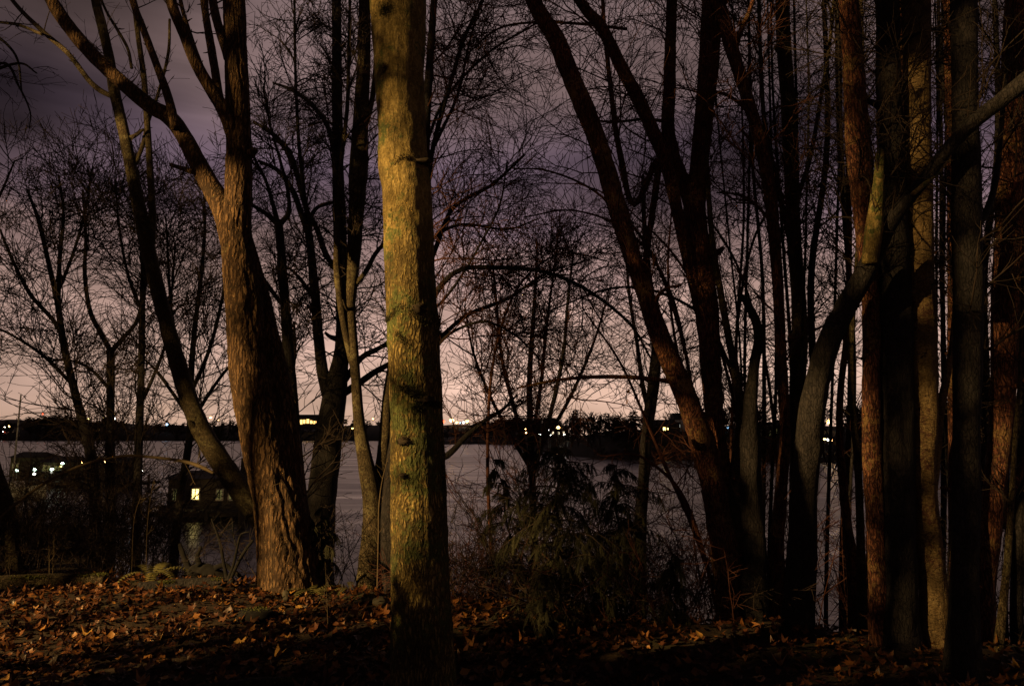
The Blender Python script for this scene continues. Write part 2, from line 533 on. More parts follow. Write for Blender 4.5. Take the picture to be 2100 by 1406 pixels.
def sprout(pp, pr, n, t0, t1, ang, angsd, length, lsd, npts, wander, trop, rfac, rtip, bias=None, power=1.0):
    """children for parent polylines pp (m,np,3), pr (m,np); n = mean count per parent (array or number)"""
    m_, n_, _ = pp.shape
    cnt = np.broadcast_to(np.asarray(n, float), (m_,))
    c = np.floor(cnt + R.random(m_)).astype(int)
    idx = np.repeat(np.arange(m_), c)
    M_ = len(idx)
    if M_ == 0:
        return np.zeros((0, npts, 3)), np.zeros((0, npts))
    t = t0 + (t1 - t0) * R.random(M_) ** power
    f = t * (n_ - 1)
    i = np.minimum(f.astype(int), n_ - 2)
    w = (f - i)[:, None]
    p0 = pp[idx, i] * (1 - w) + pp[idx, i + 1] * w
    r0 = pr[idx, i] * (1 - w[:, 0]) + pr[idx, i + 1] * w[:, 0]
    tg = pp[idx, i + 1] - pp[idx, i]
    tg /= np.linalg.norm(tg, axis=1, keepdims=True) + 1e-9
    rv = R.normal(size=(M_, 3))
    if bias is not None:
        rv = rv + np.asarray(bias)
    side = rv - tg * np.sum(rv * tg, axis=1, keepdims=True)
    side /= np.linalg.norm(side, axis=1, keepdims=True) + 1e-9
    a = np.clip(R.normal(ang, angsd, M_), 0.1, 2.2)[:, None]
    d = tg * np.cos(a) + side * np.sin(a)
    L = np.broadcast_to(np.asarray(length, float), (m_,))[idx] if np.ndim(length) else np.full(M_, float(length))
    L = L * np.clip(R.normal(1, lsd, M_), 0.3, 2.0) * (1.15 - 0.55 * t)
    step = (L / (npts - 1))[:, None]
    pts = np.zeros((M_, npts, 3))
    pts[:, 0] = p0
    cur = p0
    for s in range(1, npts):
        d = d + R.normal(0, wander, (M_, 3))
        d[:, 2] += trop
        d /= np.linalg.norm(d, axis=1, keepdims=True) + 1e-9
        cur = cur + d * step
        pts[:, s] = cur
    rb = np.minimum(r0 * 0.8, rfac * (L / max(1e-6, L.mean())) ** 0.7)
    rb = np.maximum(rb, rtip)
    u = np.linspace(0, 1, npts)[None, :]
    rad = rb[:, None] * (1 - u) + rtip * u
    return pts, rad


def in_view(pts, mx=220, my=260):
    x, y = project(pts[:, pts.shape[1] // 2])
    x2, y2 = project(pts[:, -1])
    ok = ((x > -mx) & (x < 2100 + mx) & (y > -my)) | ((x2 > -mx) & (x2 < 2100 + mx) & (y2 > -my))
    return ok


def trunk_mesh(name, pts, rad, mat, sides=20, step=0.06, rough=0.04, furrow=0.0, fscale=1.0, flare=None, lump=0.05, seed=0, cap=True, flen=3.0, ffade=None):
    """closed, displaced tube: rough = relief as a share of the radius"""
    X, r, L = resample(pts, rad, step)
    n_ = len(X)
    T, U, V = frames(X[None])
    U, V = U[0], V[0]
    # parallel-transport-like: frames() uses one reference, fine for stems
    a = np.arange(sides) * 2 * np.pi / sides
    s = np.linspace(0, L, n_)
    A, S_ = np.meshgrid(a / (2 * np.pi), s)
    disp = np.zeros_like(A)
    per = 8
    disp += lump * vnoise(A * per, S_ * 2.0 + seed * 7.3, seed + 20, per)
    disp += rough * 0.8 * vnoise(A * 16, S_ * 9 + seed, seed + 21, 16)
    disp += rough * 0.6 * vnoise(A * 32, S_ * 24 + seed, seed + 22, 32)
    if furrow > 0:
        warp = 0.9 * vnoise(A * 8, S_ * 2.2, seed + 30, 8) + 0.5 * vnoise(A * 16, S_ * 6.0, seed + 31, 16)
        nf = int(30 * fscale)
        ph = A * nf + warp
        n_a = vnoise(np.mod(ph, nf), S_ * flen + 3.3, seed + 32, nf)
        n_b = vnoise(np.mod(ph * 2, 2 * nf), S_ * flen * 2.2 + 1.3, seed + 33, min(64, 2 * nf))
        gr = np.exp(-(n_a / 0.22) ** 2) + 0.5 * np.exp(-(n_b / 0.20) ** 2)
        fade = 1.0 if ffade is None else ffade[1] + (1 - ffade[1]) / (1 + np.exp((S_ - ffade[0]) * 3.0))
        disp -= furrow * fade * gr * (0.75 + 0.5 * vnoise(A * 8, S_ * 4, seed + 35, 8))
    RR = r[:, None] * (1 + disp)
    if flare:
        h = s[:, None]
        lob = 0.55 + 0.45 * np.cos(5 * a[None, :] + seed) * np.cos(2 * a[None, :] + 1.3 * seed)
        RR = RR * (1 + flare * lob * np.exp(-h / 0.28))
    ring = X[:, None, :] + RR[:, :, None] * (U[:, None, :] * np.cos(a)[None, :, None] + V[:, None, :] * np.sin(a)[None, :, None])
    verts = ring.reshape(-1, 3)
    i = np.arange(n_ - 1)[:, None] * sides
    j = np.arange(sides)[None, :]
    j2 = (j + 1) % sides
    q = np.stack([i + j, i + j2, i + sides + j2, i + sides + j], axis=-1).reshape(-1, 4)
    faces = [q]
    if cap:
        nv = len(verts)
        verts = np.vstack([verts, X[-1] + (X[-1] - X[-2]) * 0.4, X[0]])
        t0 = (n_ - 1) * sides
        faces.append(np.column_stack([t0 + np.arange(sides), t0 + (np.arange(sides) + 1) % sides, np.full(sides, nv)]))
        faces.append(np.column_stack([(np.arange(sides) + 1) % sides, np.arange(sides), np.full(sides, nv + 1)]))
    return mesh_np(name, verts, faces, mat, smooth=True)


class Poly:
    """boxes and prisms gathered into one mesh"""
    def __init__(self):
        self.v, self.f = [], []

    def box(self, c, s, rz=0.0, taper=1.0):
        n0 = len(self.v)
        co, si = math.cos(rz), math.sin(rz)
        for z in (-1, 1):
            k = 1.0 if z < 0 else taper
            for x, y in ((-1, -1), (1, -1), (1, 1), (-1, 1)):
                dx, dy = x * s[0] / 2 * k, y * s[1] / 2 * k
                self.v.append((c[0] + dx * co - dy * si, c[1] + dx * si + dy * co, c[2] + z * s[2] / 2))
        for q in ((0, 3, 2, 1), (4, 5, 6, 7), (0, 1, 5, 4), (1, 2, 6, 5), (2, 3, 7, 6), (3, 0, 4, 7)):
            self.f.append(tuple(n0 + i for i in q))
        return self

    def cyl(self, p0, p1, r0, r1=None, k=8):
        r1 = r0 if r1 is None else r1
        p0, p1 = Vector(p0), Vector(p1)
        d = (p1 - p0).normalized()
        u = d.orthogonal().normalized()
        w = d.cross(u)
        n0 = len(self.v)
        for p, r in ((p0, r0), (p1, r1)):
            for i in range(k):
                a = 2 * math.pi * i / k
                self.v.append(tuple(p + u * (r * math.cos(a)) + w * (r * math.sin(a))))
        for i in range(k):
            j = (i + 1) % k
            self.f.append((n0 + i, n0 + j, n0 + k + j, n0 + k + i))
        self.f.append(tuple(n0 + i for i in range(k))[::-1])
        self.f.append(tuple(n0 + k + i for i in range(k)))
        return self

    def poly(self, verts, faces):
        n0 = len(self.v)
        self.v += [tuple(v) for v in verts]
        self.f += [tuple(n0 + i for i in f) for f in faces]
        return self

    def ball(self, c, r, sz=1.0, rings=5, k=8):
        n0 = len(self.v)
        for i in range(rings + 1):
            th = math.pi * i / rings
            for j in range(k):
                ph = 2 * math.pi * j / k
                self.v.append((c[0] + r * math.sin(th) * math.cos(ph), c[1] + r * math.sin(th) * math.sin(ph), c[2] + r * sz * math.cos(th)))
        for i in range(rings):
            for j in range(k):
                j2 = (j + 1) % k
                self.f.append((n0 + i * k + j, n0 + (i + 1) * k + j, n0 + (i + 1) * k + j2, n0 + i * k + j2))
        return self

    def build(self, name, mat, parent=None, origin=(0, 0, 0)):
        me = bpy.data.meshes.new(name)
        o_ = origin
        me.from_pydata([(v[0] - o_[0], v[1] - o_[1], v[2] - o_[2]) for v in self.v], [], self.f)
        me.validate()
        me.materials.append(mat)
        return obj(name, me, parent)


def shift(me, off):
    n_ = len(me.vertices)
    a = np.empty(n_ * 3, dtype=np.float32)
    me.vertices.foreach_get('co', a)
    a = a.reshape(-1, 3) - np.asarray(off, dtype=np.float32)
    me.vertices.foreach_set('co', a.ravel())
    me.update()
    return me


# ------------------------------------------------------------------ ground and water
gx = np.unique(np.concatenate([np.linspace(-400, -60, 6), np.linspace(-60, -10, 30), np.arange(-10, 8, 0.12), np.linspace(8, 60, 30), np.linspace(60, 400, 6)]))
gy = np.unique(np.concatenate([np.linspace(-400, -60, 6), np.linspace(-60, 0, 24), np.arange(0, 12, 0.12), np.linspace(14, 40, 22)]))
GX, GY = np.meshgrid(gx, gy)
GZ = terrain(GX, GY)
nxg, nyg = len(gx), len(gy)
ii = np.arange(nyg - 1)[:, None] * nxg
jj = np.arange(nxg - 1)[None, :]
q = np.stack([ii + jj, ii + jj + 1, ii + nxg + jj + 1, ii + nxg + jj], axis=-1).reshape(-1, 4)
ground = obj('ground', mesh_np('ground', np.column_stack([GX.ravel(), GY.ravel(), GZ.ravel()]), [q], M['soil'], smooth=True))
tag(ground, 'leaf strewn dark earth bank above the lake', kind='structure')
wp = Poly()
wp.poly([(-3000, 3, WATER_Z), (3000, 3, WATER_Z), (3000, 4000, WATER_Z), (-3000, 4000, WATER_Z)], [(0, 1, 2, 3)])
water = wp.build('lake_water', M['water'])
tag(water, 'smooth grey lake reflecting the night glow', kind='structure')

# ------------------------------------------------------------------ trees
TREES_BUILT = []


def stem3d(st, depth, dd=0.0):
    """[(px,py,w[,depth])] -> points and radii; dd = depth change towards the tip"""
    P, r = [], []
    n_ = len(st)
    for i, s in enumerate(st):
        Y = s[3] if len(s) > 3 else depth + dd * (i / max(1, n_ - 1))
        P.append(at(s[0], s[1], Y))
        r.append(s[2] / 2 * scale_at(s[0], s[1], Y))
    P, r = np.array(P), np.array(r)
    if st[-1][1] <= 20:                       # carry on above the frame
        d = P[-1] - P[-2]
        d /= np.linalg.norm(d)
        P = np.vstack([P, P[-1] + d * 0.9 + [0, 0, 0.3], P[-1] + d * 1.8 + [0, 0, 0.8]])
        r = np.concatenate([r, [r[-1] * 0.8, r[-1] * 0.45]])
    return P, r


def tree(name, label, depth, stems, mat='bark_dark', twig='twig', cat='tree', group=None, root=True, sides=18, hi=None,
         spec=None, dds=None, spurs=0, flare=0.5, seed=1, lump=0.06, rough=0.05, limb_mat=None, stubs=0):
    """stems: first = trunk, the others = limbs"""
    S3 = []
    for k, st in enumerate(stems):
        dd = (dds[k] if dds else (0.0 if k == 0 else R.uniform(-0.5, 0.9)))
        S3.append(list(stem3d(st, depth, dd)))
    if root:
        p, r = S3[0]
        g0 = float(terrain(p[0][0], p[0][1]))
        if p[0][2] > g0 - 0.05:
            q0 = p[0] + (p[0] - p[1]) / np.linalg.norm(p[0] - p[1]) * 0.25
            q0 = np.array([q0[0], q0[1], min(p[0][2] - 0.1, float(terrain(q0[0], q0[1])) - 0.25)])
            S3[0] = [np.vstack([q0, p]), np.concatenate([[r[0] * 1.1], r])]
        else:
            S3[0] = [np.vstack([p[0] - [0, 0, 0.3], p]), np.concatenate([[r[0] * 1.05], r])]
    b0 = S3[0][0][0].copy()
    if root:
        b0[2] += 0.2
    T_ = empty(name, b0)
    tag(T_, label, cat, group)
    mt = M[mat]
    for k, (p, r) in enumerate(S3):
        mt = M[limb_mat] if (k and limb_mat) else M[mat]
        nm = 'trunk' if k == 0 else 'limb'
        if hi and k == 0:
            me = trunk_mesh(nm, p, r, mt, seed=seed, flare=flare if root else None, **hi)
        else:
            sd = sides if k == 0 else max(7, int(sides * 0.7))
            me = trunk_mesh(nm, p, r, mt, sides=sd, step=max(0.05, float(np.max(r)) * 0.65), rough=rough, lump=lump,
                            flare=(flare if (root and k == 0) else None), seed=seed + k * 3)
        obj(nm, shift(me, b0), T_)
    rgt = np.random.default_rng(seed + 900)
    for k in range(stubs):                       # broken branch stubs
        p, r = S3[0]
        X_, r_, L_ = resample(p, r, n=60)
        i = int(rgt.integers(10, 56))
        az = rgt.uniform(0, 6.28)
        d_ = np.array([math.cos(az), 0.6 * math.sin(az) - 0.4, rgt.uniform(0.1, 0.8)])
        d_ /= np.linalg.norm(d_)
        ln = rgt.uniform(0.05, 0.22)
        rr0 = r_[i] * rgt.uniform(0.18, 0.38)
        st_ = [X_[i] + d_ * r_[i] * 0.5, X_[i] + d_ * (r_[i] + ln * 0.5), X_[i] + d_ * (r_[i] + ln) + [0, 0, rgt.uniform(-0.02, 0.05)]]
        obj('stub', shift(trunk_mesh('stub', st_, [rr0 * 1.5, rr0, rr0 * 0.6], M[mat], sides=8, step=0.03, rough=0.15, lump=0.15, seed=seed + k), b0), T_)
    tb = Tubes()
    SP, SR, SL = [], [], []
    for p, r in S3:
        x, rr_, L = resample(p, r, n=24)
        SP.append(x)
        SR.append(rr_)
        SL.append(L)
    SP, SR, SL = np.array(SP), np.array(SR), np.array(SL)
    sp = dict(n1=3.0, l1=1.0, a1=0.9, n2=7, l2=0.45, n3=5, l3=0.20, t0=0.35, t1=1.0, w=0.10, trop=0.06, r1=0.013, r2=0.007, r3=0.0044, stems=None, bias=None)
    if spec is not None:
        specs = spec if isinstance(spec, list) else [spec]
        for s_ in specs:
            q_ = dict(sp)
            q_.update(s_)
            sel = list(range(len(SP))) if q_['stems'] is None else q_['stems']
            P1, R1 = sprout(SP[sel], SR[sel], q_['n1'] * SL[sel], q_['t0'], q_['t1'], q_['a1'], 0.25, q_['l1'], 0.3, 8, q_['w'] * 1.1, q_['trop'], q_['r1'], q_['r2'] * 0.8, q_['bias'])
            k_ = in_view(P1)
            P1, R1 = P1[k_], R1[k_]
            tb.add(P1, R1, 4)
            if q_['n2'] and len(P1):
                P2, R2 = sprout(P1, R1, q_['n2'] * 0.85, 0.12, 1.0, 0.70, 0.3, q_['l2'] * 1.25, 0.4, 5, q_['w'] * 1.5, q_['trop'], q_['r2'], q_['r3'] * 0.9)
                k_ = in_view(P2, 80, 120)
                P2, R2 = P2[k_], R2[k_]
                tb.add(P2, R2, 3)
                if q_['n3'] and len(P2):
                    P3, R3 = sprout(P2, R2, q_['n3'] * 0.43, 0.1, 1.0, 0.6, 0.3, q_['l3'] * 1.5, 0.45, 3, q_['w'] * 2.0, q_['trop'], q_['r3'] * 1.18, q_['r3'] * 0.88)
                    k_ = in_view(P3, 40, 60)
                    tb.add(P3[k_], R3[k_], 3)
    if spurs:
        P1, R1 = sprout(SP, SR, spurs * SL, 0.2, 1.0, 1.2, 0.3, 0.05, 0.4, 3, 0.2, 0.1, 0.008, 0.004)
        # start on the bark, not on the axis
        tb.add(P1 + (P1[:, 1:2] - P1[:, :1]) * 0.8, R1, 4)
    me = tb.mesh('crown', M[twig])
    if me:
        obj('crown', shift(me, b0), T_)
    TREES_BUILT.append(T_)
    return T_, S3, b0


def clump(name, c, size, n, leaf, mat, parent, b0, seed=0, squash=(1, 1, 1)):
    """tuft of many small blades round a point"""
    rg = np.random.default_rng(seed)
    d = rg.normal(size=(n, 3))
    d /= np.linalg.norm(d, axis=1, keepdims=True)
    p = d * (rg.random((n, 1)) ** 0.45) * size * np.asarray(squash) + np.asarray(c)
    a = rg.normal(size=(n, 3))
    b_ = rg.normal(size=(n, 3))
    a = a / np.linalg.norm(a, axis=1, keepdims=True) * leaf
    b_ = b_ / np.linalg.norm(b_, axis=1, keepdims=True) * leaf * 0.6
    v = np.stack([p - a * 0.5, p + b_ * 0.5, p + a * 0.5, p - b_ * 0.5], axis=1).reshape(-1, 3) - np.asarray(b0)
    f = np.arange(n * 4).reshape(-1, 4)
    return obj(name, mesh_np(name, v, [f], mat), parent)

# --- the big lit trunk in the middle
CT, CT3, cb = tree('maple_tree', 'thick ochre lit trunk in the middle with fissured bark and dark scars', 4.1,
     [[(872, 1470, 134), (869, 1380, 130), (866, 1300, 125), (862, 1150, 118), (860, 1000, 115), (853, 850, 107), (848, 700, 107), (840, 550, 100),
       (836, 400, 101), (829, 345, 104), (824, 250, 98), (819, 150, 104), (818, 60, 112), (816, 0, 116)]],
     mat='bark_centre', hi=dict(sides=120, step=0.018, rough=0.028, furrow=0.034, fscale=1.3, lump=0.036, flen=5.0, ffade=(2.5, 0.12)), seed=3, flare=0.38)
# scars, moss ridge and tufts on the middle trunk (its camera-facing bark)


def on_trunk(px, py, Y=4.1, back=0.0):
    """point on the front of the middle trunk at a photo pixel"""
    st = [(1470, 872, 134), (1000, 860, 115), (850, 853, 107), (700, 848, 107), (550, 840, 100), (400, 836, 101), (250, 824, 98), (60, 818, 112), (0, 816, 116)]
    ys = [s[0] for s in st][::-1]
    cxp = np.interp(py, ys, [s[1] for s in st][::-1])
    wp_ = np.interp(py, ys, [s[2] for s in st][::-1])
    rr_ = wp_ / 2 * scale_at(cxp, py, Y)
    off = np.clip((px - cxp) / (wp_ / 2), -1.05, 1.05)
    dy = rr_ * math.sqrt(max(0.0, 1 - min(1.0, off * off)))
    return at(px, py, Y) + np.array([0, -dy + back, 0])


rgs = np.random.default_rng(42)
for nm, mt, line, wd, n in (
        ('bark_scar', 'scar', [(796, 350), (808, 354), (818, 352)], 9, 520), ('bark_scar', 'scar', [(820, 347), (850, 341), (884, 343)], 6, 700),
        ('moss', 'moss', [(798, 662), (806, 655), (828, 640), (842, 634)], 7, 560), ('moss', 'moss', [(836, 640), (852, 650), (868, 662), (880, 672)], 9, 900),
        ('moss', 'moss', [(824, 690), (836, 702), (846, 716)], 8, 420), ('moss', 'moss', [(832, 796), (848, 804), (862, 816), (880, 826), (904, 832)], 8, 1500),
        ('moss', 'moss', [(858, 836), (872, 842)], 6, 320), ('bark_scar', 'scar', [(826, 906), (836, 898), (848, 906)], 5, 340), ('bark_scar', 'scar', [(832, 970), (846, 974)], 4, 220),
        ('moss', 'moss', [(784, 40), (796, 56), (806, 48)], 13, 800), ('moss', 'moss_green', [(818, 12), (832, 26)], 11, 460), ('moss', 'moss', [(893, 640), (897, 664), (900, 690)], 8, 700),
        ('moss', 'moss', [(906, 880), (910, 960), (912, 1040)], 4, 500), ('bark_scar', 'scar', [(800, 160), (798, 172)], 4, 120)):
    n = int(n * 2.6)
    L_ = np.array(line, float)
    tt = rgs.random(n) * (len(L_) - 1)
    i_ = np.minimum(tt.astype(int), len(L_) - 2)
    pp_ = L_[i_] + (L_[i_ + 1] - L_[i_]) * (tt - i_)[:, None] + rgs.normal(0, wd * 0.5, (n, 2)) * [1.2, 0.8]
    C_ = np.array([on_trunk(x_, y_, back=0.006) for x_, y_ in pp_])
    C_ += rgs.normal(0, 0.006, C_.shape) - [0, 0.002, 0]
    a_ = rgs.normal(size=(n, 3))
    a_ = a_ / np.linalg.norm(a_, axis=1, keepdims=True) * rgs.uniform(0.002, 0.0065, (n, 1))
    b_ = rgs.normal(size=(n, 3))
    b_ = b_ / np.linalg.norm(b_, axis=1, keepdims=True) * rgs.uniform(0.0015, 0.0045, (n, 1))
    vv = np.stack([C_ - a_, C_ + b_, C_ + a_, C_ - b_], 1).reshape(-1, 3) - cb
    tag(obj(nm, mesh_np(nm, vv, [np.arange(n * 4).reshape(-1, 4)], M[mt]), CT), kind='stuff')
# raised collars of old branch scars
for k, (px, py, rx, rz_) in enumerate(((860, 346, 0.085, 0.016), (875, 822, 0.06, 0.022), (838, 905, 0.035, 0.018), (862, 640, 0.05, 0.028), (838, 972, 0.03, 0.014))):
    c = on_trunk(px, py, back=0.012) - cb
    rg = np.random.default_rng(k)
    th = np.linspace(0, np.pi, 9)[:, None]
    ph = np.linspace(0, 2 * np.pi, 16, endpoint=False)[None, :]
    rr_ = 1 + 0.25 * rg.normal(size=(9, 16))
    v = np.stack([rx * rr_ * np.sin(th) * np.cos(ph), 0.03 * rr_ * np.sin(th) * np.sin(ph), rz_ * rr_ * np.cos(th) + 0 * ph], axis=-1).reshape(-1, 3) + c
    i = np.arange(8)[:, None] * 16
    j = np.arange(16)[None, :]
    qf = np.stack([i + j, i + 16 + j, i + 16 + (j + 1) % 16, i + (j + 1) % 16], -1).reshape(-1, 4)
    obj('bark_scar', mesh_np('bark_scar', v, [qf], M['scar'], smooth=True), CT)

# --- the forked tree on the left
LT, LT3, lb = tree('maple_tree', 'big forked tree with deeply furrowed brown bark at the edge of the leaf bank', 7.6,
     [[(594, 1195, 128), (586, 1120, 112), (575, 1040, 104), (552, 950, 96), (532, 860, 88), (512, 760, 82), (503, 650, 76), (493, 550, 68), (485, 470, 60),
       (489, 400, 54), (490, 300, 50), (485, 150, 46), (480, 0, 44)],
      [(478, 500, 48), (458, 430, 44), (428, 375, 38), (398, 320, 34), (372, 272, 30), (342, 236, 32), (300, 212, 30), (230, 150, 28), (170, 90, 27), (108, 5, 25)],
      [(360, 262, 18), (345, 200, 17), (322, 135, 15), (292, 55, 14), (272, 0, 14)],
      [(488, 330, 22), (474, 270, 27), (456, 222, 28), (430, 180, 25), (402, 130, 24), (374, 62, 22), (350, 0, 22)],
      [(452, 215, 16), (442, 150, 17), (430, 80, 16), (418, 0, 15)],
      [(446, 190, 10), (415, 140, 10), (388, 65, 9), (370, 0, 8)],
      [(470, 120, 22), (450, 60, 18), (436, 0, 17)],
      [(628, 1225, 60), (618, 1160, 54), (604, 1020, 52), (588, 890, 52), (574, 790, 46), (557, 700, 36), (542, 620, 28), (527, 550, 20), (512, 490, 14)],
      [(395, 352, 12), (372, 345, 10), (350, 338, 8)]],
     mat='bark_left', hi=dict(sides=100, step=0.025, rough=0.02, furrow=0.12, fscale=0.85, lump=0.05, flen=1.6), seed=7, stubs=3, flare=0.45,
     dds=[0, 0.4, 0.6, -0.5, 0.7, 1.0, 0.5, 0.3, 0.1], spurs=7,
     spec=[dict(stems=[1, 2, 3, 4, 5, 6], n1=1.50, l1=0.7, n2=3.75, l2=0.3, n3=2.60, l3=0.12, r1=0.007, r2=0.004, r3=0.003, t0=0.3)])
# --- leaning speckled tree behind it
tree('alder_tree', 'slender speckled tree leaning left with a curved base behind the forked tree', 10.5,
     [[(625, 1290, 46), (600, 1180, 44), (560, 1095, 46), (510, 1030, 44), (455, 950, 42), (410, 875, 38), (378, 790, 34), (352, 700, 31), (325, 600, 29), (303, 510, 28), (286, 430, 26),
       (270, 350, 23), (254, 270, 22), (236, 195, 21), (224, 120, 19), (206, 40, 18), (196, 0, 17)],
      [(234, 200, 10), (205, 185, 11), (180, 162, 10), (140, 110, 10), (85, 62, 9), (25, 0, 8)],
      [(308, 520, 16), (313, 450, 14), (309, 370, 13), (305, 300, 12), (301, 240, 12), (295, 160, 11), (284, 80, 10), (275, 0, 9)],
      [(274, 345, 8), (292, 300, 8), (304, 250, 7), (325, 190, 6), (345, 110, 6), (348, 40, 5)],
      [(85, 70, 6), (40, 52, 6), (0, 46, 5)],
      [(270, 140, 6), (262, 100, 6), (240, 60, 6), (212, 10, 5)]],
     mat='bark_grey', sides=22, seed=12, stubs=5, spurs=9, dds=[0, 0.5, 0.3, 0.5, 0.4, 0.3], lump=0.05,
     spec=[dict(n1=1.25, l1=0.8, n2=3.75, l2=0.3, n3=2.60, l3=0.15, t0=0.35, r1=0.008, r2=0.005, r3=0.0035)])

# --- dark forking trees between the forked tree and the middle trunk
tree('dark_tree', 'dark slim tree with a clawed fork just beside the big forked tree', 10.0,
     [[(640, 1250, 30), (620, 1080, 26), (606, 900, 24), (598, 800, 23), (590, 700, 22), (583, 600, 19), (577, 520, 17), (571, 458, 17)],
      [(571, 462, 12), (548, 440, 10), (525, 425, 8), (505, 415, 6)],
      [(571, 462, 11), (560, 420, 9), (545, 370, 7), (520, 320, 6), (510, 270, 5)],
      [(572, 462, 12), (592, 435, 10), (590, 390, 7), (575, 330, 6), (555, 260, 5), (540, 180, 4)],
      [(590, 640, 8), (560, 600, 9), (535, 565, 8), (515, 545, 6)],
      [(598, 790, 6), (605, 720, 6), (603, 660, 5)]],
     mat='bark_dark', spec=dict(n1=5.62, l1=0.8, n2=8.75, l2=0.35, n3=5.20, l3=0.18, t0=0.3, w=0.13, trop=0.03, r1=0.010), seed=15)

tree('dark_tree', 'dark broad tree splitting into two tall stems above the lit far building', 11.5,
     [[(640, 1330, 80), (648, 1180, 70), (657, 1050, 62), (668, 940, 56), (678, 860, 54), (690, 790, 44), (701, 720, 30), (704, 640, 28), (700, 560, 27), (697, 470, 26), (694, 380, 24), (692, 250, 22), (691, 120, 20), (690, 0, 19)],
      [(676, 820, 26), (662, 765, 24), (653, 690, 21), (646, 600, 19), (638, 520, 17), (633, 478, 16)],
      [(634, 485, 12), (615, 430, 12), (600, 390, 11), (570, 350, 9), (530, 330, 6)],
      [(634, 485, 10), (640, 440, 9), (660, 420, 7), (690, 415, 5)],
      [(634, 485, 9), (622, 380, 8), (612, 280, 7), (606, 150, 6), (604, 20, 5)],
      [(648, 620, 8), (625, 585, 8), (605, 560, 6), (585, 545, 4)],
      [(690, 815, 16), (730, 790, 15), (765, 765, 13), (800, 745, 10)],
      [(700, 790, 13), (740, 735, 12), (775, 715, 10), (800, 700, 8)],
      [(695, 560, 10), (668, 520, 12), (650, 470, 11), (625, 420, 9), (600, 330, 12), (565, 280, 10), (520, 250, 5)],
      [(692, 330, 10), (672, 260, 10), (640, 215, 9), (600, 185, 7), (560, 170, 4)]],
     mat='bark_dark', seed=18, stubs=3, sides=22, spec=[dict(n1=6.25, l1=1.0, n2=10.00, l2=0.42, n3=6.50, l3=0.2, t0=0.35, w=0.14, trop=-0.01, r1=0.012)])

tree('pale_tree', 'patchy lit stem curving up beside the middle trunk from a swollen base', 9.3,
     [[(757, 1260, 56), (757, 1180, 50), (766, 1090, 46), (764, 1030, 40), (752, 960, 34), (741, 900, 27), (734, 840, 22), (729, 770, 20), (724, 700, 20), (718, 630, 22), (724, 550, 26), (730, 450, 30),
       (736, 340, 40), (740, 240, 30), (746, 120, 26), (748, 0, 24)],
      [(726, 760, 13), (712, 700, 13), (701, 640, 14), (692, 570, 14), (690, 520, 12), (694, 440, 10), (700, 330, 9), (712, 220, 8), (716, 80, 7), (718, 0, 6)],
      [(765, 1050, 26), (778, 980, 24), (788, 900, 22), (794, 820, 20), (806, 740, 18), (826, 640, 16), (850, 560, 14)],
      [(722, 590, 12), (748, 560, 10), (770, 520, 9), (790, 500, 8), (830, 480, 6)],
      [(733, 300, 12), (760, 220, 11), (772, 120, 10), (780, 0, 9)]],
     mat='bark_grey', seed=21, stubs=4, sides=20, spec=[dict(n1=4.50, l1=0.9, n2=8.75, l2=0.4, n3=6.50, l3=0.18, t0=0.4, w=0.15, trop=-0.01, r1=0.010)])

# --- tree hidden behind the middle trunk whose branches reach out to the right
tree('maple_tree', 'bare tree mostly hidden behind the middle trunk with long arching branches over the water', 8.2,
     [[(800, 1230, 44), (802, 1080, 42), (812, 940, 38), (838, 800, 34), (868, 680, 30), (874, 560, 26), (876, 430, 22), (872, 300, 20), (880, 150, 16), (890, 0, 14)],
      [(872, 640, 14), (905, 585, 12), (945, 553, 10), (1010, 548, 9), (1110, 556, 8), (1200, 592, 7), (1290, 662, 6), (1335, 735, 4)],
      [(874, 560, 10), (897, 500, 10), (925, 432, 9), (965, 402, 8), (1010, 378, 7), (1076, 318, 4)],
      [(874, 430, 10), (885, 320, 10), (905, 235, 10), (930, 150, 9), (953, 75, 8), (990, 0, 7)],
      [(866, 720, 11), (905, 690, 10), (960, 645, 9), (1040, 612, 7), (1120, 560, 5), (1180, 540, 3)],
      [(850, 780, 8), (905, 700, 7), (950, 670, 6), (1000, 660, 5), (1060, 690, 4), (1110, 740, 3)],
      [(874, 330, 8), (905, 270, 7), (940, 190, 6), (960, 100, 5), (975, 40, 4)],
      [(876, 500, 8), (915, 470, 7), (960, 460, 6), (1040, 470, 5), (1100, 450, 3)],
      [(850, 900, 16), (905, 938, 14), (960, 890, 11), (1000, 858, 9), (1030, 840, 7), (1060, 810, 4)],
      [(862, 650, 7), (905, 620, 6), (950, 560, 5), (985, 500, 5), (1025, 420, 4), (1040, 330, 3)],
      [(872, 300, 7), (915, 200, 6), (1000, 110, 5), (1080, 60, 4), (1130, 30, 3)]],
     mat='bark_dark', twig='twig_red', seed=24, sides=18,
     dds=[0, -0.8, 0.8, 0.3, 0.9, -0.3, 0.6, 1.2, -0.6, 0.4, 1.2],
     spec=[dict(n1=8.0, l1=0.95, n2=11, l2=0.38, n3=5.20, l3=0.17, t0=0.2, w=0.16, trop=0.02, r1=0.007, r2=0.0042, r3=0.0034, stems=list(range(1, 11))),
           dict(n1=5.62, l1=1.4, n2=10.00, l2=0.5, n3=6.50, l3=0.22, t0=0.3, w=0.14, trop=-0.02, bias=(0.9, 0.3, 0.1), stems=[0], r1=0.009, r2=0.005, r3=0.0036)])

